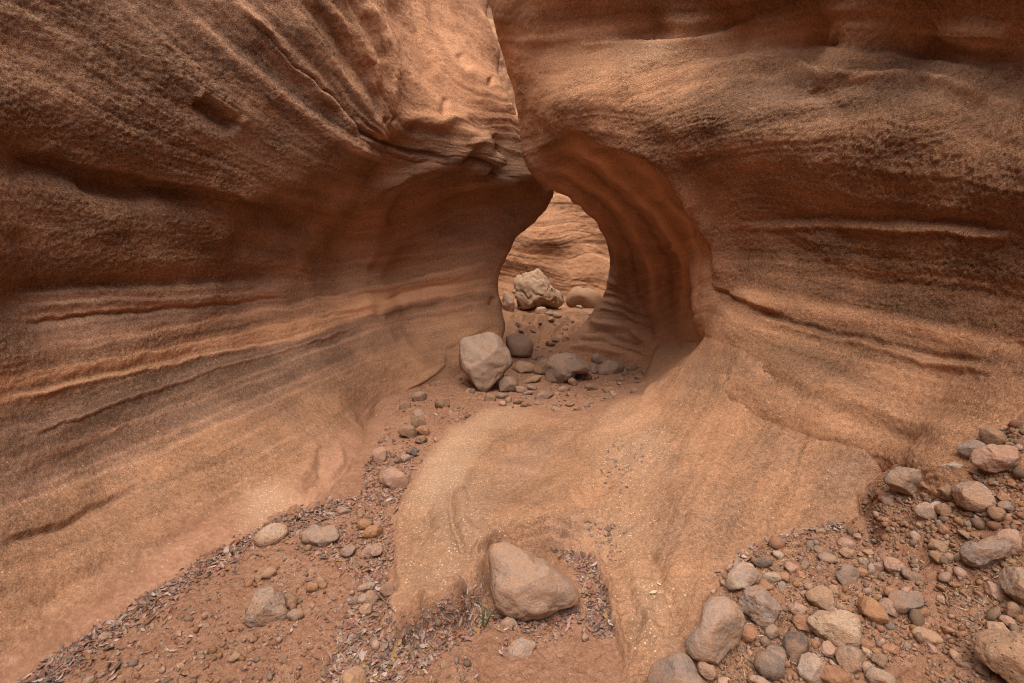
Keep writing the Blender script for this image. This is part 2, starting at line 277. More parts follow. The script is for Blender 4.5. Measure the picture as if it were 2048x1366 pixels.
L_SC = [([(0,582),(200,575),(400,566),(640,560)],26,-.05,'up'),([(0,300),(100,318),(200,352),(420,388),(600,430),(700,445)],34,-.10,'lo'),
 ([(200,352),(420,380),(560,410)],22,.03,'up'),([(160,365),(300,385),(430,400)],20,-.06,'g'),([(388,195),(430,228),(478,258)],17,-.10,'g'),([(375,185),(440,220),(490,255)],14,.04,'up'),
 ([(330,0),(450,100),(560,190),(690,285),(790,340)],22,.04,'g'),([(380,10),(500,110),(620,210),(700,270)],20,-.03,'g'),([(440,-20),(520,60),(610,150),(690,235),(720,270)],12,.045,'g'),
 ([(458,0),(500,50),(560,100),(640,170),(700,235),(720,265),(790,295),(860,308),(930,322)],5,-.05,'g'),([(560,-10),(620,80),(700,170),(750,240),(770,300)],18,.04,'g'),([(600,-10),(680,80),(735,180),(762,240)],12,-.06,'g'),
 ([(640,-10),(700,60),(745,130),(752,200)],12,.04,'g'),([(690,-10),(740,60),(770,130)],11,-.035,'g'),([(720,-10),(770,60),(790,140),(785,220)],14,.035,'g'),([(780,-10),(830,80),(870,160)],18,-.05,'g'),
 ([(930,322),(960,326),(1000,345),(1065,372)],6,-.07,'g'),([(640,430),(720,400),(790,362),(840,338),(930,330)],16,.06,'up'),([(820,345),(880,350),(910,335),(935,322)],7,.04,'g'),
 ([(900,350),(960,335),(1010,352),(1066,376)],22,.05,'lo'),([(860,250),(900,245),(960,275)],12,.025,'g'),([(870,268),(920,280),(950,300)],9,-.025,'g'),([(985,270),(1000,290),(990,320)],10,-.04,'g'),([(940,290),(975,278),(1000,283)],8,.03,'g'),
 ([(895,190),(890,215),(885,235)],7,-.035,'g'),([(920,105),(930,125),(940,140)],7,-.03,'g'),([(975,155),(982,170)],6,-.035,'g'),([(800,230),(880,245),(960,235)],12,.05,'g'),([(780,280),(860,270),(930,262)],14,-.03,'g'),
 ([(760,235),(772,240)],7,-.04,'g'),([(784,232),(790,238)],6,-.05,'g'),([(820,250),(835,262)],8,-.04,'g'),
 ([(740,520),(780,545),(830,520),(868,508)],26,-.10,'g'),([(735,560),(760,600),(755,640)],14,-.03,'g'),([(770,480),(830,420),(880,370)],20,.05,'g'),
 ([(0,612),(300,600),(600,580)],12,.02,'lo'),([(0,650),(300,618),(600,590)],10,-.025,'lo'),([(0,762),(300,706),(600,642),(770,596)],14,.016,'lo'),([(0,788),(300,725),(600,660),(800,606)],7,-.009,'g'),([(0,805),(300,738),(600,670)],5,.018,'g'),
 ([(0,890),(200,820),(400,750),(600,690),(760,640)],8,.02,'up'),([(0,1085),(90,1060),(160,1030),(300,960)],16,-.03,'lo'),([(280,1120),(380,1060),(450,1015),(560,940),(640,890)],18,-.035,'g'),([(60,1220),(180,1150),(260,1100)],20,-.02,'g'),
 ([(645,970),(680,930),(672,880)],7,.02,'g'),([(600,1000),(640,960),(640,900)],8,-.02,'g'),([(560,1010),(610,950),(640,880)],9,.015,'g'),
 ([(780,800),(850,762),(885,735),(890,700),(940,672),(1000,642)],8,.025,'up'),([(790,806),(860,770),(900,728),(900,706)],8,-.006,'lo'),
 ([(820,650),(900,612),(1000,585)],12,.025,'g'),([(640,590),(800,570),(1000,530)],8,.03,'g'),([(760,600),(880,570),(1000,552)],6,-.03,'g'),([(800,470),(900,480),(1040,470)],16,.03,'g'),([(760,620),(870,592),(1000,568)],8,.03,'g'),([(620,640),(760,615)],6,-.02,'g'),([(990,590),(985,610)],7,-.06,'g'),([(955,430),(1040,440),(1072,435)],10,.03,'g'),
 ([(455,500),(500,480),(540,510)],22,-.05,'g')]
ARC = [[(1078,362),(1120,378),(1165,402),(1205,440),(1228,490),(1236,540),(1228,600)],[(1075,345),(1130,362),(1190,400),(1235,450),(1262,510),(1275,570),(1278,640)],[(1080,325),(1140,345),(1210,392),(1262,450),(1295,515),(1310,580),(1312,650)],
 [(1090,305),(1160,330),(1235,385),(1295,450),(1332,520),(1345,590),(1340,660)],[(1110,290),(1180,312),(1265,375),(1325,445),(1362,520),(1372,600),(1362,670)],[(1140,280),(1210,300),(1290,360),(1352,440),(1392,520),(1398,600),(1385,660)]]
R_SC = [(ARC[0],7,.04,'g'),(ARC[1],9,-.018,'g'),(ARC[2],8,.022,'g'),(ARC[3],9,-.02,'g'),(ARC[4],8,.025,'g'),(ARC[5],8,-.015,'g'),([(1215,545),(1255,552),(1300,560)],4,.03,'g'),([(1205,580),(1250,590),(1300,605)],4,-.03,'g'),([(1195,615),(1245,628),(1300,650)],4,.03,'g'),([(1150,675),(1200,682),(1290,715)],5,-.04,'g'),
 ([(1150,262),(1215,290),(1290,305),(1330,340),(1390,430),(1430,490),(1440,540),(1415,600)],24,.07,'up'),([(1180,300),(1280,330),(1350,410),(1390,480)],26,-.06,'lo'),
 ([(1240,170),(1400,112),(1500,92),(1640,86),(1800,96),(1950,130),(2048,150)],22,-.05,'up'),([(1260,180),(1440,132),(1500,118),(1700,145),(1850,160),(1950,195),(2048,235)],16,.05,'lo'),
 ([(1200,72),(1300,78),(1420,60),(1520,35),(1650,10)],18,-.07,'up'),([(1150,85),(1300,92),(1430,75)],14,.05,'lo'),([(1700,240),(1650,190),(1480,140)],20,-.03,'g'),
 ([(1500,165),(1600,190),(1690,160)],16,-.012,'g'),([(1690,160),(1780,150),(1830,152)],9,.018,'g'),([(1560,200),(1690,175),(1840,182)],12,-.018,'g'),([(1830,150),(1910,180),(1990,205),(2048,222)],8,.03,'g'),
 ([(1840,90),(1930,110),(2048,128)],14,-.02,'g'),([(1860,60),(1950,62),(2048,60)],18,.035,'g'),([(1420,462),(1700,450),(1900,460),(2048,478)],7,.025,'g'),([(1430,447),(1700,437),(1900,448),(2048,466)],14,-.03,'up'),
 ([(1600,395),(1800,430),(2048,455)],20,-.02,'g'),([(1410,568),(1450,585),(1500,612),(1580,640)],14,-.05,'lo'),([(1450,570),(1500,600),(1750,640),(2048,700)],18,.025,'g'),([(1480,612),(1600,655),(1750,690),(2048,742)],8,-.03,'g'),
 ([(1500,630),(1620,672),(1760,705),(2048,760)],7,.025,'g'),([(1420,650),(1470,715),(1560,775),(1700,835),(1900,905)],24,-.04,'g'),([(1500,720),(1640,780),(1800,840),(2000,880)],22,.025,'g'),
 ([(1330,500),(1380,600)],12,-.03,'g'),([(1265,560),(1290,640),(1300,700)],10,-.05,'g'),([(1240,500),(1262,560),(1275,640)],12,.04,'g'),
 ([(1100,372),(1150,395)],8,-.04,'g'),([(1210,560),(1250,575),(1290,590)],5,.03,'g'),([(1200,600),(1250,612),(1300,632)],5,.03,'g'),([(1190,590),(1250,600)],4,-.025,'g'),([(1175,640),(1200,650),(1260,655),(1300,690)],7,.06,'g'),([(1170,655),(1215,668),(1290,700)],7,-.06,'g'),([(1130,690),(1190,695),(1260,712)],6,.04,'g'),
 ([(1330,485),(1336,500)],7,-.06,'g'),([(1700,560),(1850,580)],14,-.02,'g'),([(1560,470),(1700,490),(1850,500)],10,.015,'g')]
def sheet(pts, wpts, sign, bed, sc, tone_fn, grain_fn):
    A = np.array([P(*p) for p in pts] + list(wpts))
    S = TPS(A[:, 1:3], A[:, 0], 4e-4)
    global SR
    SR = S
    ys = np.concatenate([axis([(-4, 0.6, .1), (.6, 1.25, .02)])[:-1], geo(1.25, 9.2, .0031), axis([(9.2, 14.5, .08)])])
    zs = axis([(-.45, -.1, .03), (-.1, 3.0, .0085), (3.0, 6.3, .0125), (6.3, 8.6, .06)])
    Y, Z = np.meshgrid(ys, zs); X = S(Y, Z); G = np.stack([X, Y, Z], -1)
    n = normals(G); n *= np.sign(n[..., 0:1]) * sign
    px, py, d = proj(X, Y, Z); ok = (d > .5) & (n[..., 1] < .35)
    cx = np.clip(px, -250, 2300); cy = np.clip(py, -200, 1500)
    wx, wy = ragged(cx, cy, 5, .02)
    B = bedfield(bed)(wx / 300, wy / 300)
    rough = np.clip(grain_fn(cx, cy) * (1 + .7 * fbm(X * 1.6 + 9, Y * 1.6, Z * 1.9, 3)), .05, 1.4)
    disp = fbm(X * 1.1, Y * 1.1, Z * 1.4, 3) * .05
    disp = disp + strokes(wx, wy, ok, sc)
    disp = disp + .014 * noise(B * 2.2, 0 * B + .5, Y * .25) + .005 * noise(B * 6, 0 * B + 3.5, Y * .4 + X) + .0025 * noise(B * 17, 0 * B + 6.5, Y * .8)
    if sign > 0: disp = disp + sstep(5.5, 7.5, B) * sstep(13, 11.5, B) * (.016 * noise(B * 3.4, 0 * B + 4.5, Y * .15) + .009 * noise(B * 8, 0 * B + 9.5, Y * .2))
    disp = disp + rough * (.008 * fbm(X * 5, Y * 5, Z * 7, 3) + .007 * fbm(X * 38, Y * 38, Z * 46, 3, .9)) + .004 * fbm(X * 12, Y * 12, Z * 20, 2)
    def crisp(f, s, w): return np.exp(-(noise(B * f, 0 * B + s, Y * .22 + X * .3) / w) ** 2)
    pm = np.clip(.45 + .9 * noise(X * .8 + 3, Y * .7, Z * .9), 0, 1) * (.55 if sign < 0 else .8)
    disp = disp + pm * (.008 * crisp(3.1, 4.4, .05) - .008 * crisp(2.3, 8.4, .04) - .004 * crisp(5.0, 1.7, .05))
    if sign < 0:                                # the foot of the right wall curves out into the floor
        h = Z - np.clip(zrock(X, np.clip(Y, 1.5, 6)), -.3, 1.2)
        disp = disp + .15 * np.exp(-np.clip(h, 0, 3) / .2) * sstep(2.45, 3.1, Y) * sstep(4.9, 4.1, Y)
    G2 = G + n * disp[..., None]
    tone = tone_fn(wx, wy, B) + .13 * noise(B * 4, 0 * B + 2.2, Y * .3) + .08 * noise(B * 13, 0 * B + 1.2, Y * .6 + X * .6) + pm * (.16 * crisp(4.2, 3.3, .05) - .12 * crisp(3.4, 6.6, .05) + .10 * crisp(9, 2.8, .07)) + .15 * fbm(X * 2, Y * 2, Z * 3, 4)
    hgt = Z - np.clip(zrock(X, np.clip(Y, 1.5, 6)), -.3, 1.2) if sign < 0 else Z
    foot = np.exp(-np.clip(hgt, 0, 3) / .16) * (1 if sign < 0 else .0)
    rough = rough * (1 - .45 * foot); tone = tone * (1 - .7 * foot) + .7 * foot * .40
    return G2, tone, rough, wx, wy, B

def l_tone(px, py, B):
    t = np.full(px.shape, .42)
    t -= .20 * sstep(.35, .65, B) * (1 - sstep(1.15, 1.4, B)) * sstep(900, 500, px)      # grey-brown bed
    t -= .03 * sstep(2.4, 2.7, B) * (1 - sstep(7, 9, B))
    t += sstep(5.5, 7, B) * (.16 * noise(B * 5, 0 * B + 4.5, px * .002) + .14 * noise(B * 12, 0 * B + 9.5, px * .003))
    t += .02 * sstep(9.5, 11.5, B) + .04 * sstep(700, 950, px) * sstep(9, 11, B)
    t -= .04 * sstep(.4, -.4, B)
    t += strokes(px, py, np.ones(px.shape, bool), [([(-200,805),(0,768),(300,712),(600,648),(770,600),(1000,553)],13,.42,'g'),([(-200,838),(0,802),(300,736),(600,669),(800,610)],5,.48,'g'),([(0,890),(200,820),(400,750),(600,690),(760,640)],5,.36,'g'),
      ([(0,640),(300,612),(600,585)],5,.38,'g'),([(330,0),(450,100),(560,190),(690,285),(790,340)],8,.34,'g'),([(440,-20),(520,60),(610,150),(690,235),(720,270)],6,.34,'g'),([(560,-10),(620,80),(700,170),(750,240),(770,300)],7,.38,'g'),([(640,-10),(700,60),(745,130),(752,200)],7,.38,'g'),([(720,-10),(770,60),(790,140),(785,220)],7,.38,'g'),([(458,0),(500,50),(560,100),(640,170),(700,235),(720,265),(790,295),(860,308),(930,322),(960,326),(1000,345),(1065,372)],3.5,-.5,'g'),([(0,575),(200,570),(400,561),(620,559)],8,-.22,'g'),([(0,940),(200,872),(420,795),(640,715)],4,.26,'g'),([(0,1000),(250,905),(480,810),(700,715)],4,.24,'g'),([(0,615),(300,592),(620,572)],3.5,.26,'g'),([(0,860),(260,780),(520,700),(740,632)],3,.22,'g'),([(0,846),(240,772),(520,690)],3,-.2,'g'),([(620,600),(800,566),(1000,522)],3.5,.28,'g'),([(-100,752),(200,690),(450,632),(700,588),(1000,532)],3,.3,'g'),([(-100,690),(250,640),(600,598),(1000,540)],3,-.24,'g'),([(-100,835),(240,748),(560,672),(820,614),(1000,584)],3,-.26,'g'),([(-100,960),(250,850),(520,745),(760,655),(1000,612)],3.5,.3,'g'),([(-60,1040),(260,930),(560,800),(800,690)],3.5,.2,'g'),([(380,0),(520,130),(640,225),(740,290)],3.5,-.3,'g'),([(270,0),(420,130),(560,235),(680,320)],4,.26,'g'),([(520,-10),(600,80),(680,170),(740,250)],3,-.32,'g'),([(640,640),(820,600),(1000,575)],3,.26,'g'),([(700,660),(860,622),(1000,597)],3,.22,'g'),([(680,530),(850,505),(1010,490)],4,.2,'g'),([(0,700),(300,660),(600,612),(760,585)],4,.30,'g'),([(0,725),(300,683),(600,628)],3.5,-.26,'g'),([(820,600),(1000,570)],5,.25,'g'),([(620,620),(800,585),(1000,540)],10,.25,'g'),([(780,660),(900,640),(990,610)],30,.12,'g'),([(760,300),(800,200)],30,.1,'g')])
    return t
def l_grain(px, py):
    g = .55 + .35 * sstep(700, 300, px) * sstep(620, 540, py) - .42 * sstep(640, 720, px) * sstep(330, 400, py) * sstep(760, 640, py)
    g = g - .35 * sstep(800, 960, py) - .25 * sstep(650, 850, px) * sstep(600, 700, py) - .15 * sstep(750, 900, px) * sstep(320, 250, py)
    return np.clip(g, .1, 1)
def r_tone(px, py, B):
    t = np.full(px.shape, .40)
    t += .12 * sstep(7.0, 7.5, B) * (1 - sstep(8, 8.5, B)) - .18 * sstep(8.3, 8.8, B) + .1 * sstep(1350, 1150, px) * sstep(330, 200, py)
    t -= .14 * blobs(px, py, [(1420, 250, 200, 80, -20, 1), (1750, 350, 300, 90, 0, .6)])
    t += strokes(px, py, np.ones(px.shape, bool), [([(1450,570),(1520,600),(1750,640),(2048,698),(2300,750)],17,.40,'g'),([(1440,592),(1520,632),(1700,672),(2048,735)],4,-.25,'g'),([(1430,520),(1700,535),(2048,575)],4,.34,'g'),([(1420,500),(1700,505),(2048,540)],3.5,-.25,'g'),([(1420,540),(1700,560),(2048,610)],3.5,.26,'g'),([(1460,640),(1700,720),(2048,800)],4,.26,'g'),([(1480,668),(1700,752),(2048,835)],3.5,-.2,'g'),([(1400,480),(1700,470),(2048,500)],3.5,.22,'g'),([(1260,200),(1450,160),(1650,135),(1850,150),(2048,195)],4,.22,'g'),([(1520,735),(1640,785),(1800,835),(2000,868)],6,.18,'g'),([(1690,158),(1760,150),(1825,152)],8,.45,'g'),([(1420,460),(1700,448),(1900,458),(2048,476)],5,.4,'g'),([(1500,75),(1700,55),(1900,75),(2048,95)],8,.2,'g'),([(1250,345),(1340,420),(1400,520)],4,.2,'g'),([(1830,152),(1910,182),(1990,208),(2048,224)],7,.2,'g'),
      ([(1230,165),(1400,110),(1500,95),(1640,84),(1800,92),(1950,120)],24,.12,'g'),([(1500,632),(1620,674),(1760,707),(2048,762)],5,.2,'g'),(ARC[2],9,.32,'g'),(ARC[4],8,.40,'g'),(ARC[0],5,.26,'g'),(ARC[5],6,.22,'g'),(ARC[3],5,-.22,'g'),(ARC[1],4,-.2,'g')])  # arch ribs lightened in tone to look lit, grooves between them darkened
    return t
def r_grain(px, py):
    g = .95 - .5 * sstep(1520, 1360, px) * sstep(420, 500, py) - .5 * sstep(130, 70, py) - .2 * sstep(500, 700, py)
    edge = (py - np.interp(px, [1000, 1150, 1290, 1400, 1450], [330, 262, 300, 440, 640]))
    g = g - .7 * sstep(0, 25, edge) * sstep(1460, 1400, px) - .35 * sstep(1250, 1050, px)
    return np.clip(g, .1, 1)

G, tone, rough, wx, wy, B = sheet(LEFT, LEFT_W, 1, L_BED, L_SC, l_tone, l_grain)
pale = np.clip(.75 * blobs(wx, wy, [(535, 1010, 55, 45, 20, 1), (510, 1060, 40, 30, 0, .6)]) + .10 * sstep(1100, 1000, wy) * sstep(500, 700, wx) * sstep(900, 960, wy), 0, 1) + .006
hl = .5 * sstep(.15, .5, B) * (1 - sstep(1.15, 1.32, B)) * sstep(1000, 640, wx) + .45 * sstep(1.75, 2.0, B) * (1 - sstep(2.3, 2.6, B)) * sstep(900, 500, wx) + .30 * sstep(4, 5.5, B) * (1 - sstep(8.5, 9.5, B)) - 1.0 * sstep(9.3, 11.0, B) * sstep(600, 820, wx) - .35 * blobs(wx, wy, [(850, 500, 200, 120, 0, 1)])
hl = hl + .25 * fbm(wx * .006, wy * .02, B * .5, 3)
hl = hl - strokes(wx, wy, np.ones(wx.shape, bool), [([(-200,805),(0,768),(300,712),(600,648),(770,600),(1000,553)],14,1.0,'g'),([(-200,838),(0,802),(300,736),(600,669),(800,610)],7,.9,'g')])
dl = np.clip(.95 * np.exp(-np.clip(G[..., 2] - .05 - .02 * G[..., 1], 0, 9) / .055) * (G[..., 1] < 6), 0, 1)
wall_l = grid_mesh('canyon_wall_left', G, dict(tone=tone, grain=rough, pale=pale, dirt=dl, hue=np.clip(hl, -1, 1)), M_ROCK)
LG = G
G, tone, rough, wx, wy, B = sheet(RIGHT, RIGHT_W, -1, R_BED, R_SC, r_tone, r_grain)
pale = np.clip(.55 * blobs(wx, wy, [(1290, 110, 60, 35, 0, .7), (1330, 95, 60, 20, 0, .5), (1960, 205, 90, 14, 20, .6), (1760, 152, 70, 9, 0, .5)]), 0, 1) + .003
pale = np.clip(pale + strokes(wx, wy, np.ones(wx.shape, bool), [(q_, 3.2, 1.2, 'g') for q_ in [[(1380, 102), (1386, 110), (1384, 120)], [(1414, 110), (1420, 118), (1422, 132)], [(1460, 98), (1464, 102), (1468, 104)], [(1486, 90), (1492, 96), (1496, 94)], [(1500, 86), (1506, 88), (1512, 85)], [(1486, 108), (1490, 112), (1492, 114)]]]), 0, 1)
hr = -.35 + .30 * fbm(wx * .004, wy * .012, B * .4, 3) + .55 * blobs(wx, wy, [(1560, 200, 260, 70, -8, 1), (1900, 180, 150, 50, 10, .8), (1800, 620, 260, 30, 8, .8), (1700, 790, 200, 50, 20, .7), (1240, 620, 60, 100, 0, 1)]) - .5 * blobs(wx, wy, [(1230, 200, 160, 120, 0, 1), (1340, 480, 70, 160, 0, .6)])
hr = hr - strokes(wx, wy, np.ones(wx.shape, bool), [([(1450,570),(1520,600),(1750,640),(2048,698),(2300,750)],20,.7,'g'),([(1690,158),(1760,150),(1825,152)],8,1,'g')])
wall_r = grid_mesh('canyon_wall_right', G, dict(tone=tone, grain=rough, pale=pale, dirt=tone * 0, hue=np.clip(hr, -1, 1)), M_ROCK, True)

# the wall across the bend at the back, and the one behind the camera
def cross_wall(name, y0, curve, top, x0, x1, base, seed, slope, st):
    X, Z = np.meshgrid(axis([(x0, -1.2, st * 3), (-1.2, 4, st), (4, x1, st * 3)]), axis([(-.4, 4, st), (4, top, st * 3)]))
    Y = y0 + curve * (X - 1) ** 2 + slope * np.clip(Z - base, -1, 9) * .25 - slope * .9 * np.exp(-np.clip(Z - base, -1, 9) / .35)
    B = Z * 2.2 + (X * .32 - .1 * X * sstep(1, 3, Z) * X) * 1.2 + .5 * fbm(X * .5, Z * .5, X * 0 + seed, 2)
    crk = lambda f, q, w: np.exp(-(noise(B * f, 0 * B + q, X * .25) / w) ** 2)
    disp = .45 * fbm(X * .4, Z * .5, X * 0 + seed, 2) + .07 * noise(B * .9, 0 * B, X * .12) + .03 * noise(B * 3, 0 * B + 2, X * .2) - .018 * crk(1.5, 3.5, .05) + .012 * crk(2.2, 7.5, .05) + .02 * fbm(X * 6, Z * 7, X * 0, 3)
    Y = Y - disp * (1 if y0 > 0 else -1)
    G = np.stack([X, Y, Z], -1)
    tone = .34 + .22 * noise(B * 2.0, 0 * B + 5, X * .15) + .14 * noise(B * 6, 0 * B + 7, X * .3) + .28 * crk(1.9, 9.5, .05) - .15 * crk(1.5, 3.5, .05) + .12 * fbm(X * 1.3, Z * 1.3, X * 0 + 2, 3)
    return grid_mesh(name, G, dict(tone=tone, grain=tone * 0 + .3, pale=tone * 0, dirt=tone * 0, hue=np.clip(-.45 + .4 * noise(B * 1.5, 0 * B + 4, X * .2), -1, 1)), M_ROCK, y0 < 0)
cross_wall('canyon_wall_back', 15.0, -.09, 10.2, -7, 9, .35, 4.0, .55, .022)
cross_wall('canyon_wall_behind', -5.0, .02, 2.0, -6, 7, .5, 9.0, -1.0, .06)  # unseen wall, kept low to let light in from behind

# ------------------------------------------------------------------ the canyon floor
D_LEFT = [(-900,1700),(-300,1450),(0,1366),(100,1290),(250,1215),(400,1120),(480,1060),(560,1010),(620,1000),(660,990),(690,930),(715,890),(760,800),(840,740),(900,690),(960,650),(1000,625),(1080,655),(1130,715),(1200,705),(1310,715),(1305,750),(1285,778),(1240,800),(1180,826),(1110,838),(1040,808),(985,818),(905,850),(858,900),(832,950),(800,1015),(790,1060),(785,1120),(786,1180),(757,1270),(830,1212),(900,1166),(955,1122),(985,1088),(1100,1088),(1180,1108),(1215,1175),(1232,1260),(1262,1366),(1275,1480),(1290,1900),(-900,2200)]
D_RIGHT = [(1320,1900),(1335,1500),(1345,1366),(1380,1290),(1402,1220),(1450,1150),(1505,1100),(1600,1066),(1700,1046),(1728,1020),(1735,978),(1790,940),(1880,900),(1960,862),(2048,838),(2400,790),(3200,900),(3200,1900)]
ys = np.concatenate([axis([(-5.5, .6, .1), (.6, 1.2, .02)])[:-1], geo(1.2, 9.5, .003), axis([(9.5, 15.5, .03), (15.5, 24, .5)])])
us = np.concatenate([axis([(-3.5, -1.15, .06), (-1.15, 1.15, .0032), (1.15, 3.5, .06)])])
Uu, Y = np.meshgrid(us, ys); X = Uu * np.maximum(Y, 1.2) * .98 + 0.0
X = np.where(Y < 1.2, Uu * 1.2, X)
zd, zr, zg = zfield(DZ)(X, Y), zrock(X, Y), zfield(GZ)(X, Y)
xw = SR(Y, np.clip(zr, 0, 1.2) + .05); gap = np.clip(xw - X, 0, 9)            # the floor rock sweeps up into the right wall
zr = zr + .20 * np.exp(-(gap / .20)) * sstep(2.6, 3.3, Y) * sstep(5.2, 4.3, Y)
zd = np.clip(zd, -.2, 2); zr = np.clip(zr, -.3, 1.2); zg = np.clip(zg, -.2, 1.1)
def blend(px, py):
    qx = px + 12 * fbm(px * .017, py * .017, px * 0 + 3.1, 2); qy = py + 12 * fbm(px * .017 + 40, py * .017, px * 0 + 8.2, 2)
    sl, sr = sdist(qx, qy, D_LEFT), sdist(qx, qy, D_RIGHT)
    ml, mr = sstep(-8, 16, sl), sstep(-8, 14, sr)
    z = zr * (1 - ml) + zd * ml; z = z * (1 - mr) + zg * mr
    return z, ml, mr, sl, sr
near = sstep(6.2, 5.2, Y)
px, py, dd = proj(X, Y, zr * near + zd * (1 - near))      # outlines follow the upper (rock) surface
z, ml, mr, sl, sr = blend(px, py)
far = sstep(8.5, 9.5, Y); z = z * (1 - far) + zd * far
rock = np.clip(1 - np.maximum(ml, mr), 0, 1) ; rockfar = far * .8
px = np.clip(px, -600, 2600); py = np.clip(py, 300, 1900); wx, wy = ragged(px, py, 6, .03, 2)
F_SC = [([(905,960),(900,1020),(915,1080),(935,1110)],8,-.022,'g'),([(925,960),(922,1020),(940,1080)],12,.014,'g'),([(930,1110),(1000,1070),(1100,1050),(1180,1060)],8,.03,'up'),([(950,1100),(1010,1075),(1100,1062),(1180,1075)],9,-.035,'lo'),([(960,1085),(1060,1035),(1160,1000),(1240,930)],20,-.02,'g'),
  ([(960,1122),(900,1164),(830,1208),(768,1262)],9,.03,'up'),([(968,1150),(905,1192),(840,1230),(790,1264)],11,-.04,'g'),([(1300,760),(1285,800),(1200,835),(1090,855)],12,.03,'up'),([(1010,870),(1090,865),(1200,840)],14,-.02,'g'),([(1130,900),(1240,840),(1320,810)],12,.02,'g'),([(1260,880),(1200,960),(1190,1060)],30,-.02,'g'),
  ([(1180,1085),(1215,1170),(1235,1260),(1265,1350)],8,.02,'g'),([(1250,1100),(1280,1200),(1330,1320)],14,.018,'g'),([(1290,1080),(1330,1180),(1370,1260)],12,-.015,'g'),([(1340,950),(1400,1060),(1420,1140)],22,.012,'g'),
  ([(800,1040),(850,1020),(860,1050),(830,1080)],10,-.02,'g'),([(1000,880),(1010,900),(1090,890)],8,.02,'up'),([(880,830),(960,820),(1040,830)],10,.02,'g'),([(1735,980),(1740,1030),(1765,1075)],14,-.08,'g'),([(1760,985),(1830,965),(1870,985)],9,.03,'g'),([(1100,790),(1140,800),(1160,830)],8,.02,'g'),
  ([(1010,632),(1080,650),(1190,628)],5,.12,'g'),([(1060,664),(1120,668),(1180,650)],5,-.10,'g'),([(1020,672),(1090,668),(1150,640)],4,.10,'g'),([(1090,690),(1140,676),(1180,660)],4,.08,'g'),([(1000,655),(1050,662),(1090,655)],4,-.08,'g')]
F_SC = [(p_, w_ * .9, a_ * 1.5, k_) for p_, w_, a_, k_ in F_SC]
dirtm = np.clip(np.maximum(ml, mr) - rockfar, 0, 1)
z = z + strokes(wx, wy, Y > .8, F_SC)
flat = 1 - .85 * np.clip(4 * ml * (1 - ml) + 4 * mr * (1 - mr), 0, 1)
FB = bedfield([(0, [(1000,800),(900,880),(850,980),(800,1100),(760,1250)]), (1, [(1180,835),(1050,880),(960,960),(900,1080),(860,1180)]), (2, [(1300,800),(1180,870),(1080,960),(980,1050),(930,1110)]), (3, [(1340,830),(1260,920),(1180,1000),(1060,1050)]),
   (4, [(1370,880),(1310,980),(1240,1060),(1190,1090)]), (5, [(1420,930),(1370,1050),(1320,1180),(1260,1366)]), (6.2, [(1520,880),(1460,1000),(1420,1110),(1340,1340)]), (8, [(1640,860),(1600,960),(1560,1040)]), (10, [(1850,890),(1760,950),(1720,1020)])])(wx / 300, wy / 300)
FN = lambda f, q: noise(FB * f, 0 * FB + q, wx * .003)
z = z + flat * (1 - dirtm) * (1 - far) * (.012 * FN(1.6, .5) + .005 * FN(4.2, 2.5) + .0025 * FN(11, 4.5) - .005 * sstep(4.5, 3, FB) * np.exp(-(FN(2.6, 6.5) / .06) ** 2) * (fbm(X * 2, Y * 2, X * 0, 2) > -.05))
z = z + flat * (1 - dirtm) * (.03 * fbm(X * 1.7, Y * 1.7, X * 0, 3) + .012 * noise(wx * .012, wy * .05 + 0 * X, X * 0 + 3) + .006 * fbm(X * 14, Y * 14, X * 0, 3) + .003 * fbm(X * 50, Y * 50, X * 0, 2))
z = z + flat * dirtm * (.022 * fbm(X * 3, Y * 3, X * 0 + 5, 3) + .013 * fbm(X * 16, Y * 16, X * 0 + 2, 3, .6) + .008 * np.abs(fbm(X * 48, Y * 48, X * 0 + 2, 3, .6))) + mr * (.02 * np.abs(fbm(X * 12, Y * 12, X * 0 + 8, 3)))
z = z + far * .12 * fbm(X * 1.2, Y * 1.2, X * 0 + 3, 4)
tone = .35 + .12 * fbm(X * 1.5, Y * 1.5, X * 0 + 4, 4) + .08 * noise(wx * .01, wy * .04, X * 0) + .08 * blobs(wx, wy, [(1300, 880, 160, 90, -30, 1)])
tone = tone + (1 - dirtm) * (.08 * FN(3.1, 8.5) + .06 * FN(9, 3.3) - .07 * np.exp(-(FN(2.6, 6.5) / .06) ** 2)) - .04 * far
hf = .08 + .45 * noise(wx * .006, wy * .009, X * 0 + 2) + .35 * FN(2, 5.5)
dust = np.clip(np.maximum(np.exp(np.minimum(sl, 0) / 15), np.exp(np.minimum(sr, 0) / 22)) * .5, 0, 1) * (1 - far)
pale = .012 + blobs(wx, wy, [(890, 930, 45, 120, 35, .9), (1000, 830, 60, 30, -20, .45), (1260, 880, 70, 70, 0, .32), (920, 1060, 60, 130, 10, .38), (1300, 1250, 45, 140, -15, .42), (1220, 1080, 90, 60, 0, .25), (820, 1170, 60, 120, 20, .3), (1260, 960, 80, 120, 10, .18), (1340, 1180, 60, 60, 0, .2)])
pale = np.clip(pale, 0, .95) * (1 - dirtm) * (1 - far)
FG = np.stack([X, Y, z], -1)
floor = grid_mesh('canyon_floor', FG, dict(tone=tone, grain=.36 + .35 * dirtm, pale=pale, dirt=np.maximum(dirtm, dust), hue=np.clip(hf, -1, 1)), M_ROCK)

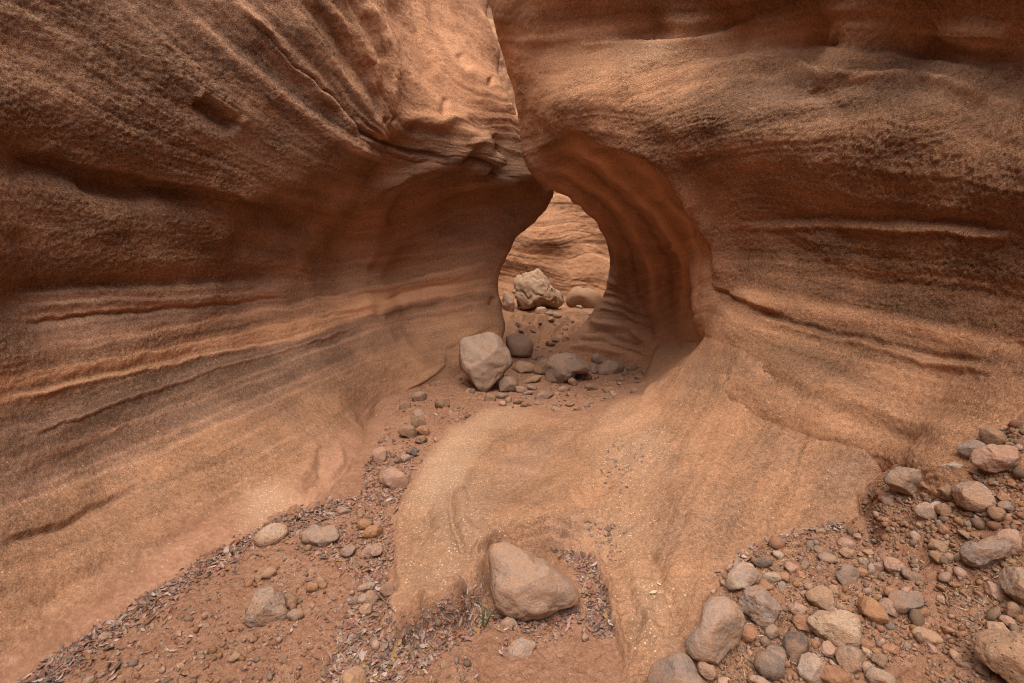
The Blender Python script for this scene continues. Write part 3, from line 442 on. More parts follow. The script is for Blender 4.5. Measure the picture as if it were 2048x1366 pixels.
# ------------------------------------------------------------------ stones
def tree_of(G, st):
    g = G[::st, ::st]; r, c, _ = g.shape; idx = np.arange(r * c).reshape(r, c)
    q = np.stack([idx[:-1, :-1], idx[:-1, 1:], idx[1:, 1:], idx[1:, :-1]], -1).reshape(-1, 4)
    return BVHTree.FromPolygons(g.reshape(-1, 3).tolist(), q.tolist())
FT = tree_of(FG[(ys > .3) & (ys < 16)], 3)
CV = Vector(CAM)
def ray(px, py):
    v = P(px, py, 1.0) - CAM; return Vector(v)
def hit(px, py):
    v = ray(px, py); L = v.length; h = FT.ray_cast(CV, v / L)
    return (None, None, None) if h[0] is None else (h[0], h[1], h[3] / L)
def ground(x, y):
    h = FT.ray_cast(Vector((x, y, 6)), Vector((0, 0, -1))); return h[0].z if h[0] is not None else -9

def ico(n):
    bm = bmesh.new(); bmesh.ops.create_icosphere(bm, subdivisions=n, radius=1)
    v = np.array([q.co[:] for q in bm.verts]); f = np.array([[q.index for q in p.verts] for p in bm.faces]); bm.free(); return v, f
ICO = {n: ico(n) for n in (1, 2, 3, 4, 5)}
def rocky(n, rs, facets=10, cut=(.72, .93), rough=.05, f=2.2):   # a weathered, chipped unit stone
    v, fc = ICO[n]; v = v.copy()
    for k in range(facets):
        d = rs.normal(size=3); d /= np.linalg.norm(d); h = rs.uniform(*cut); t = v @ d - h
        v -= np.maximum(t, 0)[:, None] * d * .92
    o = rs.uniform(-50, 50, 3); r = fbm(v[:, 0] * f + o[0], v[:, 1] * f + o[1], v[:, 2] * f + o[2], 4, .55)
    r2 = fbm(v[:, 0] * 9 + o[0], v[:, 1] * 9, v[:, 2] * 9 + o[2], 3, .6)
    v = v / np.abs(v).max(0)
    return v * (1 + rough * r + rough * .42 * r2 - rough * .9 * np.exp(-(noise(v[:, 0] * 1.6 + o[1], v[:, 1] * 1.6, v[:, 2] * 1.6 + o[0]) / .05) ** 2))[:, None], fc
def mesh_obj(name, v, f, mat, smooth=True):
    me = bpy.data.meshes.new(name); me.from_pydata(np.asarray(v).tolist(), [], f.tolist() if isinstance(f, np.ndarray) else [list(q) for q in f])
    me.polygons.foreach_set('use_smooth', np.full(len(me.polygons), smooth)); me.materials.append(mat); me.update()
    o = bpy.data.objects.new(name, me); scene.collection.objects.link(o); return o

def stone_material():
    m, nt, b = nodes_of('stone'); L = nt.links.new
    tc = nt.nodes.new('ShaderNodeTexCoord'); pos = nt.nodes.new('ShaderNodeNewGeometry')
    oi = nt.nodes.new('ShaderNodeObjectInfo'); P_ = pos.outputs['Position']
    n1 = nz(nt, P_, 14, 5, .65); n2 = nz(nt, P_, 70, 4, .7); n3 = nz(nt, P_, 240, 3, .7)
    k = mth(nt, 'ADD', mth(nt, 'MULTIPLY', n1, .9), mth(nt, 'ADD', mth(nt, 'MULTIPLY', n2, .7), mth(nt, 'MULTIPLY', n3, .6)))
    k = mth(nt, 'MULTIPLY_ADD', mth(nt, 'SUBTRACT', k, 1.1), 1.7, 1.0)
    col = mix(nt, 1.0, oi.outputs['Color'], ramp(nt, mth(nt, 'MULTIPLY', k, .5), [(0.0, .12), (.5, .5), (1.0, 1.0)]), 'MULTIPLY')
    col = mix(nt, 1.0, col, (2.0, 2.0, 2.0), 'MULTIPLY')
    sx = nt.nodes.new('ShaderNodeSeparateXYZ'); L(pos.outputs['Normal'], sx.inputs[0])
    dust = mth(nt, 'MULTIPLY', ramp(nt, n1, [(.40, 0.0), (.60, 1.0)]), .68)      # ochre dust caught in patches
    col = mix(nt, dust, col, (.27, .145, .08))
    vo = N(nt, 'ShaderNodeTexVoronoi'); vo.inputs['Scale'].default_value = 62; L(P_, vo.inputs['Vector'])
    pit = mth(nt, 'MULTIPLY', ramp(nt, vo.outputs['Distance'], [(.10, 1.0), (.28, 0.0)]), att(nt, 'pits'))
    col = mix(nt, mth(nt, 'MULTIPLY', pit, .45), col, (.07, .045, .035))
    L(col, b.inputs['Base Color'])
    h = mth(nt, 'ADD', mth(nt, 'MULTIPLY', n1, .012), mth(nt, 'ADD', mth(nt, 'MULTIPLY', n2, .007), mth(nt, 'MULTIPLY', n3, .0025)))
    h = mth(nt, 'SUBTRACT', h, mth(nt, 'MULTIPLY', pit, .004))
    bp = nt.nodes.new('ShaderNodeBump'); bp.inputs['Strength'].default_value = .9; bp.inputs['Distance'].default_value = 1.0
    L(h, bp.inputs['Height']); L(bp.outputs[0], b.inputs['Normal']); return m
M_STONE = stone_material()
C = dict(grey=(0.259, 0.189, 0.149), light=(0.385, 0.286, 0.215), gb=(0.303, 0.215, 0.160), brown=(0.237, 0.149, 0.094), red=(.30, .150, .085), tan=(.36, .225, .14), dark=(.105, .085, .078),
         pink=(0.385, 0.237, 0.171), orange=(.32, .165, .08), buff=(0.462, 0.325, 0.220), warm=(0.341, 0.226, 0.160))

def stone(name, label, col, outline, seed, group=None, embed=.22, thick=.8, n=4, facets=13, rough=.06, pits=0, base=None, cut=(.6, .88)):
    """outline: silhouette in photograph pixels; the stone gets its real size where its foot meets the ground"""
    rs = np.random.RandomState(seed); pl = np.array(outline, float)
    x0, y0 = pl.min(0); x1, y1 = pl.max(0); cx, cy = (x0 + x1) / 2, (y0 + y1) / 2
    th = np.arctan2(-(pl[:, 1] - cy), pl[:, 0] - cx); rr = np.hypot(pl[:, 0] - cx, pl[:, 1] - cy); o = np.argsort(th); th, rr = th[o], rr[o]
    fw = ray(cx, cy).normalized(); rt = fw.cross(Vector((0, 0, 1))).normalized(); up = rt.cross(fw)
    rt, up, fwv = np.array(rt), np.array(up), np.array(fw)
    v, f = rocky(n, rs, facets, cut, rough)
    a = np.arctan2(v[:, 1], v[:, 0])
    rad = np.interp(a, np.concatenate([th - 2 * math.pi, th, th + 2 * math.pi]), np.concatenate([rr, rr, rr]))
    k3 = np.array([np.interp(a + q, np.concatenate([th - 2 * math.pi, th, th + 2 * math.pi]), np.concatenate([rr, rr, rr])) for q in (-.12, .12)]).mean(0)
    rad = .5 * rad + .5 * k3
    hz = thick * math.sqrt((x1 - x0) * (y1 - y0)) / 2
    ax = ray(cx, cy).length
    L3 = (v[:, 0:1] * rad[:, None] * 1.0) * rt + (v[:, 1:2] * rad[:, None] * 1.0) * up + (v[:, 2:3] * hz) * fwv
    L3 *= 1 / FPX                                        # metres per metre of depth
    # off-axis the picture stretches things: bring the size back along the sideways direction
    cs = 1 / ax; L3 = L3 - 0
    _, _, dc = hit(cx, min(cy + (y1 - y0) * .25, 1500)); dc = dc if base is None else base
    if dc is None: dc = 6.0
    low = np.argsort(v @ np.array([0, up[2], fwv[2]]))[:max(20, len(v) // 12)]
    lo, hi = -.4, 3.0; r0 = hz / FPX * dc
    for it in range(14):
        s_ = (lo + hi) / 2; d = dc - s_ * r0; c = P(cx, cy, d); W = c + L3[low] * d
        hgt = np.ptp(L3[:, 2]) * d
        m_ = min(w[2] - ground(w[0], w[1]) for w in W[::max(1, len(low) // 24)])
        if m_ > -embed * hgt: hi = s_
        else: lo = s_
    d = dc - hi * r0; c = P(cx, cy, d)
    ob = mesh_obj(name, L3 * d, f, M_STONE); ob.location = c; kq = rs.uniform(.82, 1.02); ob.color = (*[q * kq for q in C[col]], 1)
    ob['label'] = label; ob['category'] = name.replace('_', ' ').split()[-1] if name != 'stone' else 'stone'
    if group: ob['group'] = group
    at = ob.data.attributes.new('pits', 'FLOAT', 'POINT'); at.data.foreach_set('value', np.full(len(v), pits, np.float32))
    return ob
def ell(cx, cy, w, h, an=0):
    t = np.linspace(0, 2 * math.pi, 16, endpoint=False); c, s = math.cos(R(an)), math.sin(R(an))
    return [(cx + w / 2 * math.cos(q) * c - h / 2 * math.sin(q) * s, cy + w / 2 * math.cos(q) * s + h / 2 * math.sin(q) * c) for q in t]
ZA = {4: (0, 550, 1.674), 5: (850, 450, 3.036), 6: (600, 750, 2.217), 7: (1250, 750, 2.218)}    # close-ups of the photograph the outlines were read from
def zc(z, pts): ox, oy, k = ZA[z]; return [(ox + u / k, oy + v / k) for u, v in pts]
def ze(z, u, v, w, h, an=0): ox, oy, k = ZA[z]; return ell(ox + u / k, oy + v / k, w / k, h / k, an)
BIG = [
 ('boulder','huge buff boulder with craggy cracked faces at the far end of the passage','buff',zc(5,[(522,350),(545,318),(620,285),(680,267),(725,272),(765,310),(790,360),(800,400),(845,440),(840,490),(790,520),(740,510),(680,530),(600,530),(560,500),(535,430)]),dict(n=5,facets=16,rough=.13,embed=.08,pits=.3)),
 ('boulder','grey boulder half hidden by the left wall, beside the huge buff boulder','light',ze(5,500,468,80,155,-8),dict(rough=.08)),
 ('stone','pale stone leaning on the foot of the huge buff boulder','buff',ze(5,702,522,75,52,-10),dict()),
 ('stone','flat grey stone at the right foot of the huge buff boulder','light',ze(5,775,545,120,36,10),dict()),
 ('stone','lone grey stone on the far sand beside the rounded brown hump','light',ze(5,937,498,42,26),dict(n=3)),
 ('boulder','rounded brown rock hump at the foot of the far wall','tan',zc(5,[(855,480),(868,420),(905,378),(960,385),(1010,390),(1060,420),(1060,500),(950,505)]),dict(facets=3,rough=.03,embed=.25)),
 ('boulder','big pale grey boulder with a smooth front face, tallest in the channel','light',zc(5,[(212,690),(300,680),(370,655),(420,660),(460,690),(480,730),(520,790),(540,840),(520,870),(490,890),(470,920),(420,960),(370,1020),(320,1015),(270,970),(240,930),(215,860),(215,760)]),dict(n=5,facets=14,rough=.05,embed=.05,cut=(.66,.9))),
 ('boulder','round brown-grey boulder wedged between the left rock lip and the big pale boulder','gb',ze(5,205,770,84,124,-10),dict()),
 ('stone','dark stone tucked low at the left side of the big pale boulder','dark',ze(5,192,865,66,48,10),dict()),
 ('boulder','rounded tan-grey boulder just behind the big pale boulder','warm',zc(5,[(490,690),(520,668),(600,662),(650,690),(662,730),(640,790),(610,812),(560,808),(535,800),(505,760)]),dict(facets=9,embed=.1)),
 ('stone','shaded grey boulder under the right side of the big pale boulder','grey',ze(5,497,972,140,120,15),dict()),
 ('boulder','brown block of rock behind the left end of the dark flat-topped boulder','brown',zc(5,[(665,910),(672,850),(705,822),(760,815),(770,900),(720,925)]),dict()),
 ('boulder','dark smooth flat-topped boulder lying on the channel floor','grey',zc(5,[(735,850),(760,800),(820,783),(900,783),(970,800),(1000,830),(1022,860),(1010,895),(930,905),(860,955),(800,968),(740,972),(725,925),(735,890)]),dict(n=5,facets=12,embed=.06,cut=(.68,.9))),
 ('stone','brown wedge stone under the right end of the dark flat-topped boulder','brown',ze(5,960,916,115,56,2),dict()),
 ('stone','small brown stone standing before the dark flat-topped boulder','brown',ze(5,896,952,58,64),dict()),
 ('stone','knobbly stone touching the upper right of the dark flat-topped boulder','gb',ze(5,1052,812,92,66,-5),dict(rough=.09)),
 ('stone','upright shaded stone between the dark flat-topped boulder and the pale wedge','grey',ze(5,1026,876,52,78),dict()),
 ('stone','pale grey wedge-shaped slab at the right end of the boulder group','grey',zc(5,[(1052,885),(1080,843),(1140,823),(1190,828),(1214,858),(1160,900),(1100,922),(1052,914)]),dict(thick=.6)),
 ('stone','broad low tan slab between the rounded tan-grey boulder and the dark flat-topped boulder','tan',ze(5,600,868,170,84,-4),dict(embed=.3,cut=(.6,.85))),
 ('stone','thin tan slab sloping in front of the broad low tan slab','tan',ze(5,650,942,130,44,-18),dict(embed=.25)),
 ('stone','brown angular block before the brown wedge stone','brown',ze(5,1010,985,90,48,8),dict(cut=(.58,.85))),
 ('stone','grey angular block in front of the right end of the dark flat-topped boulder','gb',ze(5,840,1000,84,50,-10),dict(cut=(.58,.85))),
 ('stone','tilted brown flake on the gravel between the smooth grey oval stone and the slab pile','brown',ze(5,560,1075,80,40,-15),dict(n=3)),
 ('stone','grey block against the foot of the ribbed wall behind the knobbly stone','gb',ze(5,940,770,70,46,5),dict(n=3)),
 ('stone','dark block at the far right foot of the arch','brown',ze(5,1260,870,80,52,-8),dict(cut=(.58,.85))),
 ('stone','pale slab leaning beside the shaded boulder in the channel','light',ze(5,578,998,66,54,30),dict(n=3)),
 ('stone','thin grey slab lowest in the pile right of the big pale boulder','grey',ze(5,622,1022,86,28,-4),dict(n=3)),
 ('stone','grey flake topmost in the pile right of the big pale boulder','grey',ze(5,650,988,80,34,20),dict(n=3)),
 ('stone','brown stone in front of the foot of the big pale boulder','brown',ze(5,395,1052,78,62,8),dict()),
 ('stone','smooth grey oval stone in front of the big pale boulder','grey',ze(5,462,1040,88,42,3),dict()),
 ('stone','pinkish pale stone in front of the smooth grey oval stone','pink',ze(5,472,1086,58,36,20),dict(n=3)),
 ('stone','small grey stone right of the smooth grey oval stone','light',ze(5,508,1064,42,42),dict(n=3)),
 ('stone','dark jagged brown stone left of centre in the channel mouth','brown',ze(5,98,1086,105,72,10),dict(rough=.11)),
 ('stone','rounded grey-brown stone against the lower left rock lip','gb',ze(5,-35,1044,98,74),dict()),
 ('stone','small brown stone on the gravel right of the dark flat-topped boulder','brown',ze(5,1102,1002,64,34),dict(n=3)),
 ('stone','flat brown stone below the pale grey wedge slab','brown',ze(5,1186,940,64,28),dict(n=3)),
 ('stone','small stone right behind the rounded tan-grey boulder','grey',ze(5,662,806,42,40),dict(n=3)),
 ('stone','dark brown stone topmost of the four-stone cluster on the dirt strip','brown',ze(6,522,210,78,54,10),dict()),
 ('stone','angular brown block leftmost of the four-stone cluster on the dirt strip','brown',zc(6,[(435,262),(440,235),(480,222),(525,240),(530,262),(505,290),(470,280)]),dict(cut=(.6,.85))),
 ('stone','reddish stone in the middle of the four-stone cluster on the dirt strip','red',ze(6,550,252,64,46,15),dict()),
 ('stone','brown rounded stone lowest of the four-stone cluster on the dirt strip','brown',ze(6,540,286,64,44),dict()),
 ('stone','pinkish pointed stone standing in litter on the dirt strip','pink',zc(6,[(310,350),(335,320),(375,325),(383,360),(370,388),(345,393),(320,370)]),dict()),
 ('stone','dark grey stone with a white fleck on the dirt strip','dark',ze(6,500,342,66,50,30),dict()),
 ('stone','grey-brown stone left below the dark white-flecked stone','gb',ze(6,465,370,56,40),dict(n=3)),
 ('stone','flat-topped pinkish brown stone half way down the dirt strip','pink',zc(6,[(355,440),(445,430),(472,456),(478,495),(400,503),(370,486)]),dict(cut=(.6,.85))),
 ('stone','small brown stone near the mouth of the dirt strip','gb',ze(6,195,605,56,40),dict(n=3)),
 ('stone','orange crumbly clod, larger and nearer of the pair','orange',ze(6,322,696,100,58,-5),dict(rough=.10,facets=3,pits=.5)),
 ('stone','orange crumbly clod, smaller one behind its pair','orange',ze(6,290,664,76,50,15),dict(rough=.10,facets=3,pits=.5)),
 ('stone','large purplish brown angular rock beside the orange clods','gb',zc(6,[(5,690),(40,668),(100,672),(165,685),(190,715),(185,745),(130,760),(70,758),(30,735),(8,715)]),dict(facets=14,cut=(.62,.88),rough=.07)),
 ('stone','blue-grey rounded stone below the orange clods','grey',ze(6,215,782,84,60,25),dict()),
 ('stone','pinkish pale stone right of the blue-grey rounded stone','pink',zc(6,[(258,800),(270,765),(320,752),(360,760),(368,785),(310,808)]),dict()),
 ('stone','upright tan stone among litter at centre left','tan',ze(6,95,916,44,74,-20),dict(n=3)),
 ('stone','orange-brown stone left of the upright tan stone','orange',ze(6,48,942,54,42),dict(n=3)),
 ('stone','flat brown slab flush in the dirt left of the rock tongue','gb',ze(6,292,940,94,34,-6),dict(n=3,embed=.4)),
 ('stone','dark brown stone against the side of the rock tongue','brown',ze(6,384,956,66,58),dict()),
 ('stone','grey-brown flat angular stone near the fallen twig','gb',zc(6,[(250,1000),(290,970),(340,968),(352,995),(340,1015),(280,1016)]),dict()),
 ('stone','tan orange stone below the grey-brown flat angular stone','tan',ze(6,294,1042,68,52,10),dict()),
 ('stone','tan stone cut off by the bottom edge left of centre','tan',ze(6,235,1358,118,112,0),dict()),
 ('stone','grey slab buried flush in the dirt below the main wedge stone','gb',zc(6,[(912,1215),(930,1182),(1000,1176),(1055,1196),(1030,1222),(960,1256),(920,1250)]),dict(embed=.62,thick=.5)),
 ('stone','slab edge poking out right under the main wedge stone','gb',ze(6,925,1100,86,66,10),dict(embed=.5,thick=.5)),
 ('stone','single round pebble on bare dirt right of the main wedge stone','gb',ze(6,1266,1164,36,36),dict(n=3)),
 ('boulder','large brown-grey wedge stone lying in the hollow at bottom centre','warm',zc(6,[(818,790),(850,762),(900,757),(960,772),(1050,808),(1150,838),(1212,888),(1245,950),(1238,1002),(1150,1022),(1090,1052),(1020,1068),(950,1063),(885,1042),(853,980),(848,900),(828,830)]),dict(n=5,facets=12,cut=(.66,.9),rough=.045,embed=.1,thick=.7)),
 ('stone','small stone at the left end of the purplish rock','brown',ze(6,36,770,32,38),dict(n=3)),
 ('stone','rough grey-brown stone with a pitted face, largest on the left dirt','gb',zc(4,[(828,1110),(845,1075),(862,1053),(912,1052),(945,1088),(950,1130),(963,1162),(930,1182),(880,1168),(828,1146)]),dict(n=5,facets=10,cut=(.68,.9),pits=.8,rough=.06)),
 ('stone','brown stone touching the upper right of the pitted grey-brown stone','brown',ze(4,970,1094,58,58,30),dict()),
 ('stone','flat grey stone right of the pitted grey-brown stone','gb',ze(4,988,1140,58,44,15),dict(n=3)),
 ('stone','tan rounded stone crusted with white specks at the foot of the left wall','buff',ze(4,910,872,108,72,-12),dict(facets=5,rough=.06,pits=.7)),
 ('stone','tan block of stone on the open dirt left of centre','tan',ze(4,902,998,64,36,-12),dict(n=3)),
 ('stone','small brown stone beside the tan block of stone','brown',ze(4,864,1016,32,28),dict(n=3)),
 ('stone','pale flat stone alone on the bare left dirt','warm',ze(4,685,1144,42,30),dict(n=3,embed=.4)),
 ('stone','grey stone in the litter line at far left','gb',ze(4,352,1210,42,30),dict(n=3)),
 ('stone','pale oval stone near the bottom of the left dirt','tan',ze(4,790,1276,48,34),dict(n=3)),
 ('stone','grey stone at the bottom edge in the left corner','gb',ze(4,302,1356,42,32),dict(n=3)),
 ('stone','orange-brown small stone near the upright tan stone','orange',ze(4,1045,1046,42,30),dict(n=3)),
 # the bank of stones at the right
 ('boulder','big smooth grey-brown boulder with a notch across it, leftmost of the stone bank','gb',zc(7,[(278,1232),(300,1150),(330,1090),(365,1010),(430,983),(490,1008),(512,1060),(500,1140),(470,1212),(400,1272),(325,1292),(285,1262)]),dict(n=5,facets=7,rough=.05,embed=.08)),
 ('boulder','smooth grey boulder cut off by the bottom edge, left of the stone bank','grey',zc(7,[(105,1380),(180,1280),(230,1238),(270,1248),(312,1310),(375,1380),(300,1450),(150,1450)]),dict(n=5,facets=5,rough=.03)),
 ('boulder','rough crumbly grey stone with a tan patch, above the notched boulder','grey',zc(7,[(513,1050),(518,1000),(560,953),(640,943),(687,970),(694,1040),(670,1092),(610,1118),(560,1106)]),dict(n=5,rough=.085,pits=.5)),
 ('stone','grey five-sided stone uppermost at the left edge of the bank','light',zc(7,[(453,900),(480,868),(560,836),(584,875),(560,922),(510,967),(463,952)]),dict(cut=(.62,.88))),
 ('boulder','broad pale grey-brown block, biggest stone at the middle of the bank','buff',zc(7,[(818,1150),(840,1088),(890,1048),(1000,1043),(1037,1075),(1032,1162),(1000,1187),(900,1182),(838,1176)]),dict(n=5,cut=(.66,.9),pits=.6)),
 ('stone','leaning grey egg-shaped stone at the bottom of the bank','grey',zc(7,[(583,1312),(620,1238),(680,1193),(724,1208),(722,1270),(680,1332),(630,1347)]),dict(facets=5)),
 ('stone','dark slate-grey upright stone beside the leaning egg-shaped stone','dark',zc(7,[(712,1190),(768,1137),(800,1168),(793,1230),(752,1304),(728,1272)]),dict()),
 ('stone','pale grey round stone at the bottom of the bank','light',ze(7,825,1300,114,124,10),dict(facets=6)),
 ('stone','brown-grey round stone right of the pale round stone','warm',ze(7,1000,1266,118,118),dict(pits=.3)),
 ('stone','reddish stone cut by the bottom edge below the brown-grey round stone','red',ze(7,930,1340,140,96),dict(rough=.08)),
 ('stone','grey stone cut by the bottom edge at the middle right','gb',ze(7,1132,1346,118,84),dict()),
 ('stone','grey flat stone at the bottom edge under the leaning egg-shaped stone','warm',ze(7,606,1364,104,44),dict()),
 ('stone','small blue-grey angular stone between the two left boulders','grey',ze(7,364,1310,88,66,20),dict()),
 ('stone','reddish brown stone right of the notched boulder','red',ze(7,540,1152,92,82,-20),dict(rough=.07)),
 ('stone','rusty red round stone left of the broad pale block','red',ze(7,792,1106,94,78,10),dict(rough=.07)),
 ('stone','tan grey knobbly stone above the broad pale block','tan',ze(7,866,992,124,114,20),dict(rough=.085)),
 ('stone','grey pointed stone standing upright near the middle of the bank','grey',zc(7,[(938,930),(950,868),(1012,838),(1022,890),(1012,942),(960,950)]),dict(cut=(.58,.85))),
 ('stone','ochre orange stone right of the broad pale block','orange',zc(7,[(1038,1035),(1060,998),(1120,1008),(1157,1070),(1130,1102),(1070,1092)]),dict()),
 ('stone','dark grey stone between the ochre stone and the blade-shaped stone','grey',ze(7,1165,1030,70,92,-25),dict()),
 ('stone','blue-grey blade-shaped stone leaning right of the ochre stone','grey',zc(7,[(1197,1062),(1240,958),(1290,945),(1310,975),(1262,1042),(1210,1070)]),dict(cut=(.6,.85))),
 ('stone','small layered grey stone above the blade-shaped stone','grey',ze(7,1265,886,84,48,15),dict(rough=.08)),
 ('stone','reddish grey stone above left of the layered grey stone','pink',ze(7,1200,850,94,70,20),dict(rough=.08)),
 ('stone','flat pink stone in straw above the middle of the bank','pink',ze(7,1126,850,68,48,-30),dict(n=3)),
 ('stone','brownish stone left of the flat pink stone','red',ze(7,1050,880,58,50),dict(n=3)),
 ('stone','pale egg-like stone in the straw','light',ze(7,1060,826,42,36),dict(n=3)),
 ('stone','grey low stone at the upper edge of the straw patch','gb',ze(7,892,812,94,46),dict(n=3)),
 ('stone','dark grey stone at the upper left of the bank','dark',ze(7,606,830,94,56,-10),dict()),
 ('stone','pale grey diamond stone below the dark grey upper stone','light',ze(7,656,900,94,52,-20),dict(n=3)),
 ('stone','small pale stone behind the dark grey upper stone','light',ze(7,676,798,54,38),dict(n=3)),
 ('stone','small brown stone left of the grey pointed stone','gb',ze(7,815,942,42,46),dict(n=3)),
 ('stone','small tan stone under the grey pointed stone','tan',ze(7,926,950,42,42),dict(n=3)),
 ('stone','pale tan oval stone touching the top of the broad pale block','tan',ze(7,957,1030,58,38),dict(n=3)),
 ('stone','grey stone lying in straw left of the tan knobbly stone','pink',ze(7,760,1040,86,62,-15),dict(rough=.08)),
 ('stone','pinkish block at the foot of the broad pale block','pink',ze(7,895,1216,70,74,15),dict()),
 ('stone','grey slab edge between the reddish and the rusty stones','gb',ze(7,650,1140,62,72,-20),dict(n=3)),
 ('stone','flat reddish stone right of the broad pale block','red',ze(7,1072,1196,88,48),dict(n=3)),
 ('stone','brown upright stone right of the brown-grey round stone','brown',ze(7,1128,1266,58,66),dict(n=3)),
 ('stone','tan stone at the lower right of the brown-grey round stone','warm',ze(7,1080,1304,54,62),dict(n=3)),
 ('stone','red angular stone above the dark grey stone','red',ze(7,1190,972,76,62,10),dict(n=3)),
 ('stone','red flat stone on dirt right of the blade-shaped stone','red',ze(7,1320,1050,62,40),dict(n=3)),
 ('stone','large grey slab at the top left of the upper bank','gb',zc(7,[(1160,482),(1200,438),(1250,406),(1320,413),(1324,450),(1290,482),(1245,532),(1195,527)]),dict(n=5,cut=(.64,.88))),
 ('stone','dark grey blocky stone high in the upper bank','grey',zc(7,[(1483,362),(1510,308),(1580,290),(1592,330),(1540,382),(1500,387)]),dict(cut=(.6,.86))),
 ('boulder','large tan grey stone beside the dark blocky stone in the upper bank','pink',zc(7,[(1563,380),(1600,328),(1650,308),(1722,318),(1730,370),(1680,412),(1600,427),(1568,412)]),dict(n=5,cut=(.64,.9))),
 ('stone','brown stone topmost in the upper bank against the wall','brown',ze(7,1625,272,114,78,8),dict()),
 ('boulder','rounded grey-brown boulder with a flat front in the upper bank','warm',zc(7,[(1455,537),(1500,483),(1550,470),(1602,510),(1624,560),(1590,597),(1510,592),(1468,572)]),dict(n=5,facets=9)),
 ('stone','small grey angular stone between the large slab and the dark blocky stone','light',ze(7,1450,410,104,68,-25),dict(rough=.08)),
 ('stone','brown stone left of the rounded grey-brown boulder','brown',ze(7,1430,520,74,74,20),dict(rough=.07)),
 ('stone','brown stone below left of the rounded grey-brown boulder','brown',ze(7,1410,600,74,62,10),dict(rough=.07)),
 ('stone','thin grey shard leaning in the eroded dirt hollow','light',zc(7,[(1308,642),(1350,568),(1392,543),(1387,582),(1332,648)]),dict(n=3,thick=.5)),
 ('stone','small round grey stone in the eroded dirt hollow','light',ze(7,1286,716,46,46),dict(n=3)),
 ('stone','long grey blade-like stone at the right of the bare dirt','grey',zc(7,[(1503,827),(1560,748),(1640,708),(1677,698),(1672,760),(1640,822),(1580,862),(1530,852)]),dict(n=5,cut=(.64,.9))),
 ('stone','brownish upright stone right of the long blade-like stone','pink',zc(7,[(1668,792),(1690,688),(1727,683),(1747,740),(1732,802),(1690,812)]),dict()),
 ('stone','brown stone above the long blade-like stone','brown',ze(7,1650,616,68,66),dict(n=3)),
 ('stone','small grey stone above right of the long blade-like stone','grey',ze(7,1692,586,64,52),dict(n=3)),
 ('boulder','grey-brown boulder cut by the right edge','gb',zc(7,[(1688,940),(1700,888),(1770,858),(1830,878),(1842,1000),(1770,1047),(1720,1022),(1690,982)]),dict(n=5,rough=.06)),
 ('stone','dark stone beneath the boulder cut by the right edge','brown',ze(7,1722,1044,56,74),dict(n=3)),
 ('stone','reddish small stone above the tan angular stone','pink',ze(7,1702,1096,64,50),dict(n=3)),
 ('stone','tan angular stone near the right edge above the pitted boulder','tan',ze(7,1655,1136,98,92,15),dict(cut=(.62,.88))),
 ('boulder','large pitted brown boulder in the bottom right corner','tan',zc(7,[(1585,1232),(1620,1188),(1700,1163),(1800,1158),(1900,1190),(1900,1366),(1800,1410),(1680,1372),(1600,1282)]),dict(n=5,facets=8,pits=1.0,rough=.05)),
 ('stone','grey stone against the left side of the pitted boulder','gb',ze(7,1590,1312,54,54),dict(n=3)),
 ('stone','brown triangular stone on the bare dirt left of the long blade-like stone','brown',ze(7,1382,806,64,56,40),dict(n=3)),
 ('stone','pale tan stone at the edge where rock meets straw','tan',ze(7,870,692,44,30,-30),dict(n=3)),
 ('stone','brown stone in the straw at the upper middle of the bank','tan',ze(7,985,790,70,44,-20),dict(n=3)),
 ('stone','small grey stone at the left rim of the eroded dirt hollow','grey',ze(7,1180,546,40,36),dict(n=3)),
 ('stone','tan stone above the large grey slab of the upper bank','warm',ze(7,1382,382,66,50),dict(n=3)),
 ('stone','grey stone touching the right end of the large grey slab','gb',ze(7,1345,392,54,40),dict(n=3)),
]
taken = []
for i, (nm, lab, col, ol, kw) in enumerate(BIG):
    stone(nm, lab, col, ol, 100 + i, group='stones and boulders in the canyon', **kw)
    a = np.array(ol); taken.append((a[:, 0].mean(), a[:, 1].mean(), np.ptp(a[:, 0]) / 2, np.ptp(a[:, 1]) / 2))

# smaller stones: copies of a few shapes
rs = np.random.RandomState(11)
shapes = []
for k in range(9):
    v, f = rocky(3, rs, 14, (.5, .85), .09); v = v * np.array([1, rs.uniform(.65, 1), rs.uniform(.5, .8)])
    shapes.append((v, f))
protos = {}
Z_BANK = [(1420,1210),(1460,1140),(1520,1095),(1620,1070),(1720,1060),(1760,1090),(1850,1120),(1860,1300),(1700,1366),(1400,1366),(1400,1290)]
Z_UPPER = [(1740,985),(1800,940),(1890,900),(1970,860),(2048,850),(2048,1060),(1960,1060),(1900,1120),(1780,1080)]
Z_CORNER = [(1880,1100),(2048,1060),(2048,1366),(1850,1366)]
Z_LEFT = [(120,1330),(300,1220),(430,1130),(520,1080),(600,1040),(760,1010),(780,1100),(770,1200),(750,1290),(900,1240),(960,1366),(120,1366)]
Z_STRIP = [(730,930),(800,800),(880,760),(960,790),(980,815),(900,850),(840,930),(790,1020),(720,1000)]
Z_CHAN = [(905,720),(960,660),(1080,690),(1180,730),(1300,730),(1270,785),(1140,825),(1000,815),(930,790)]
HUES = [('grey', 'grey', 'grey'), ('brown', 'brown', 'brown'), ('red', 'reddish', 'red'), ('tan', 'tan', 'tan'), ('pink', 'pinkish', 'pink')]
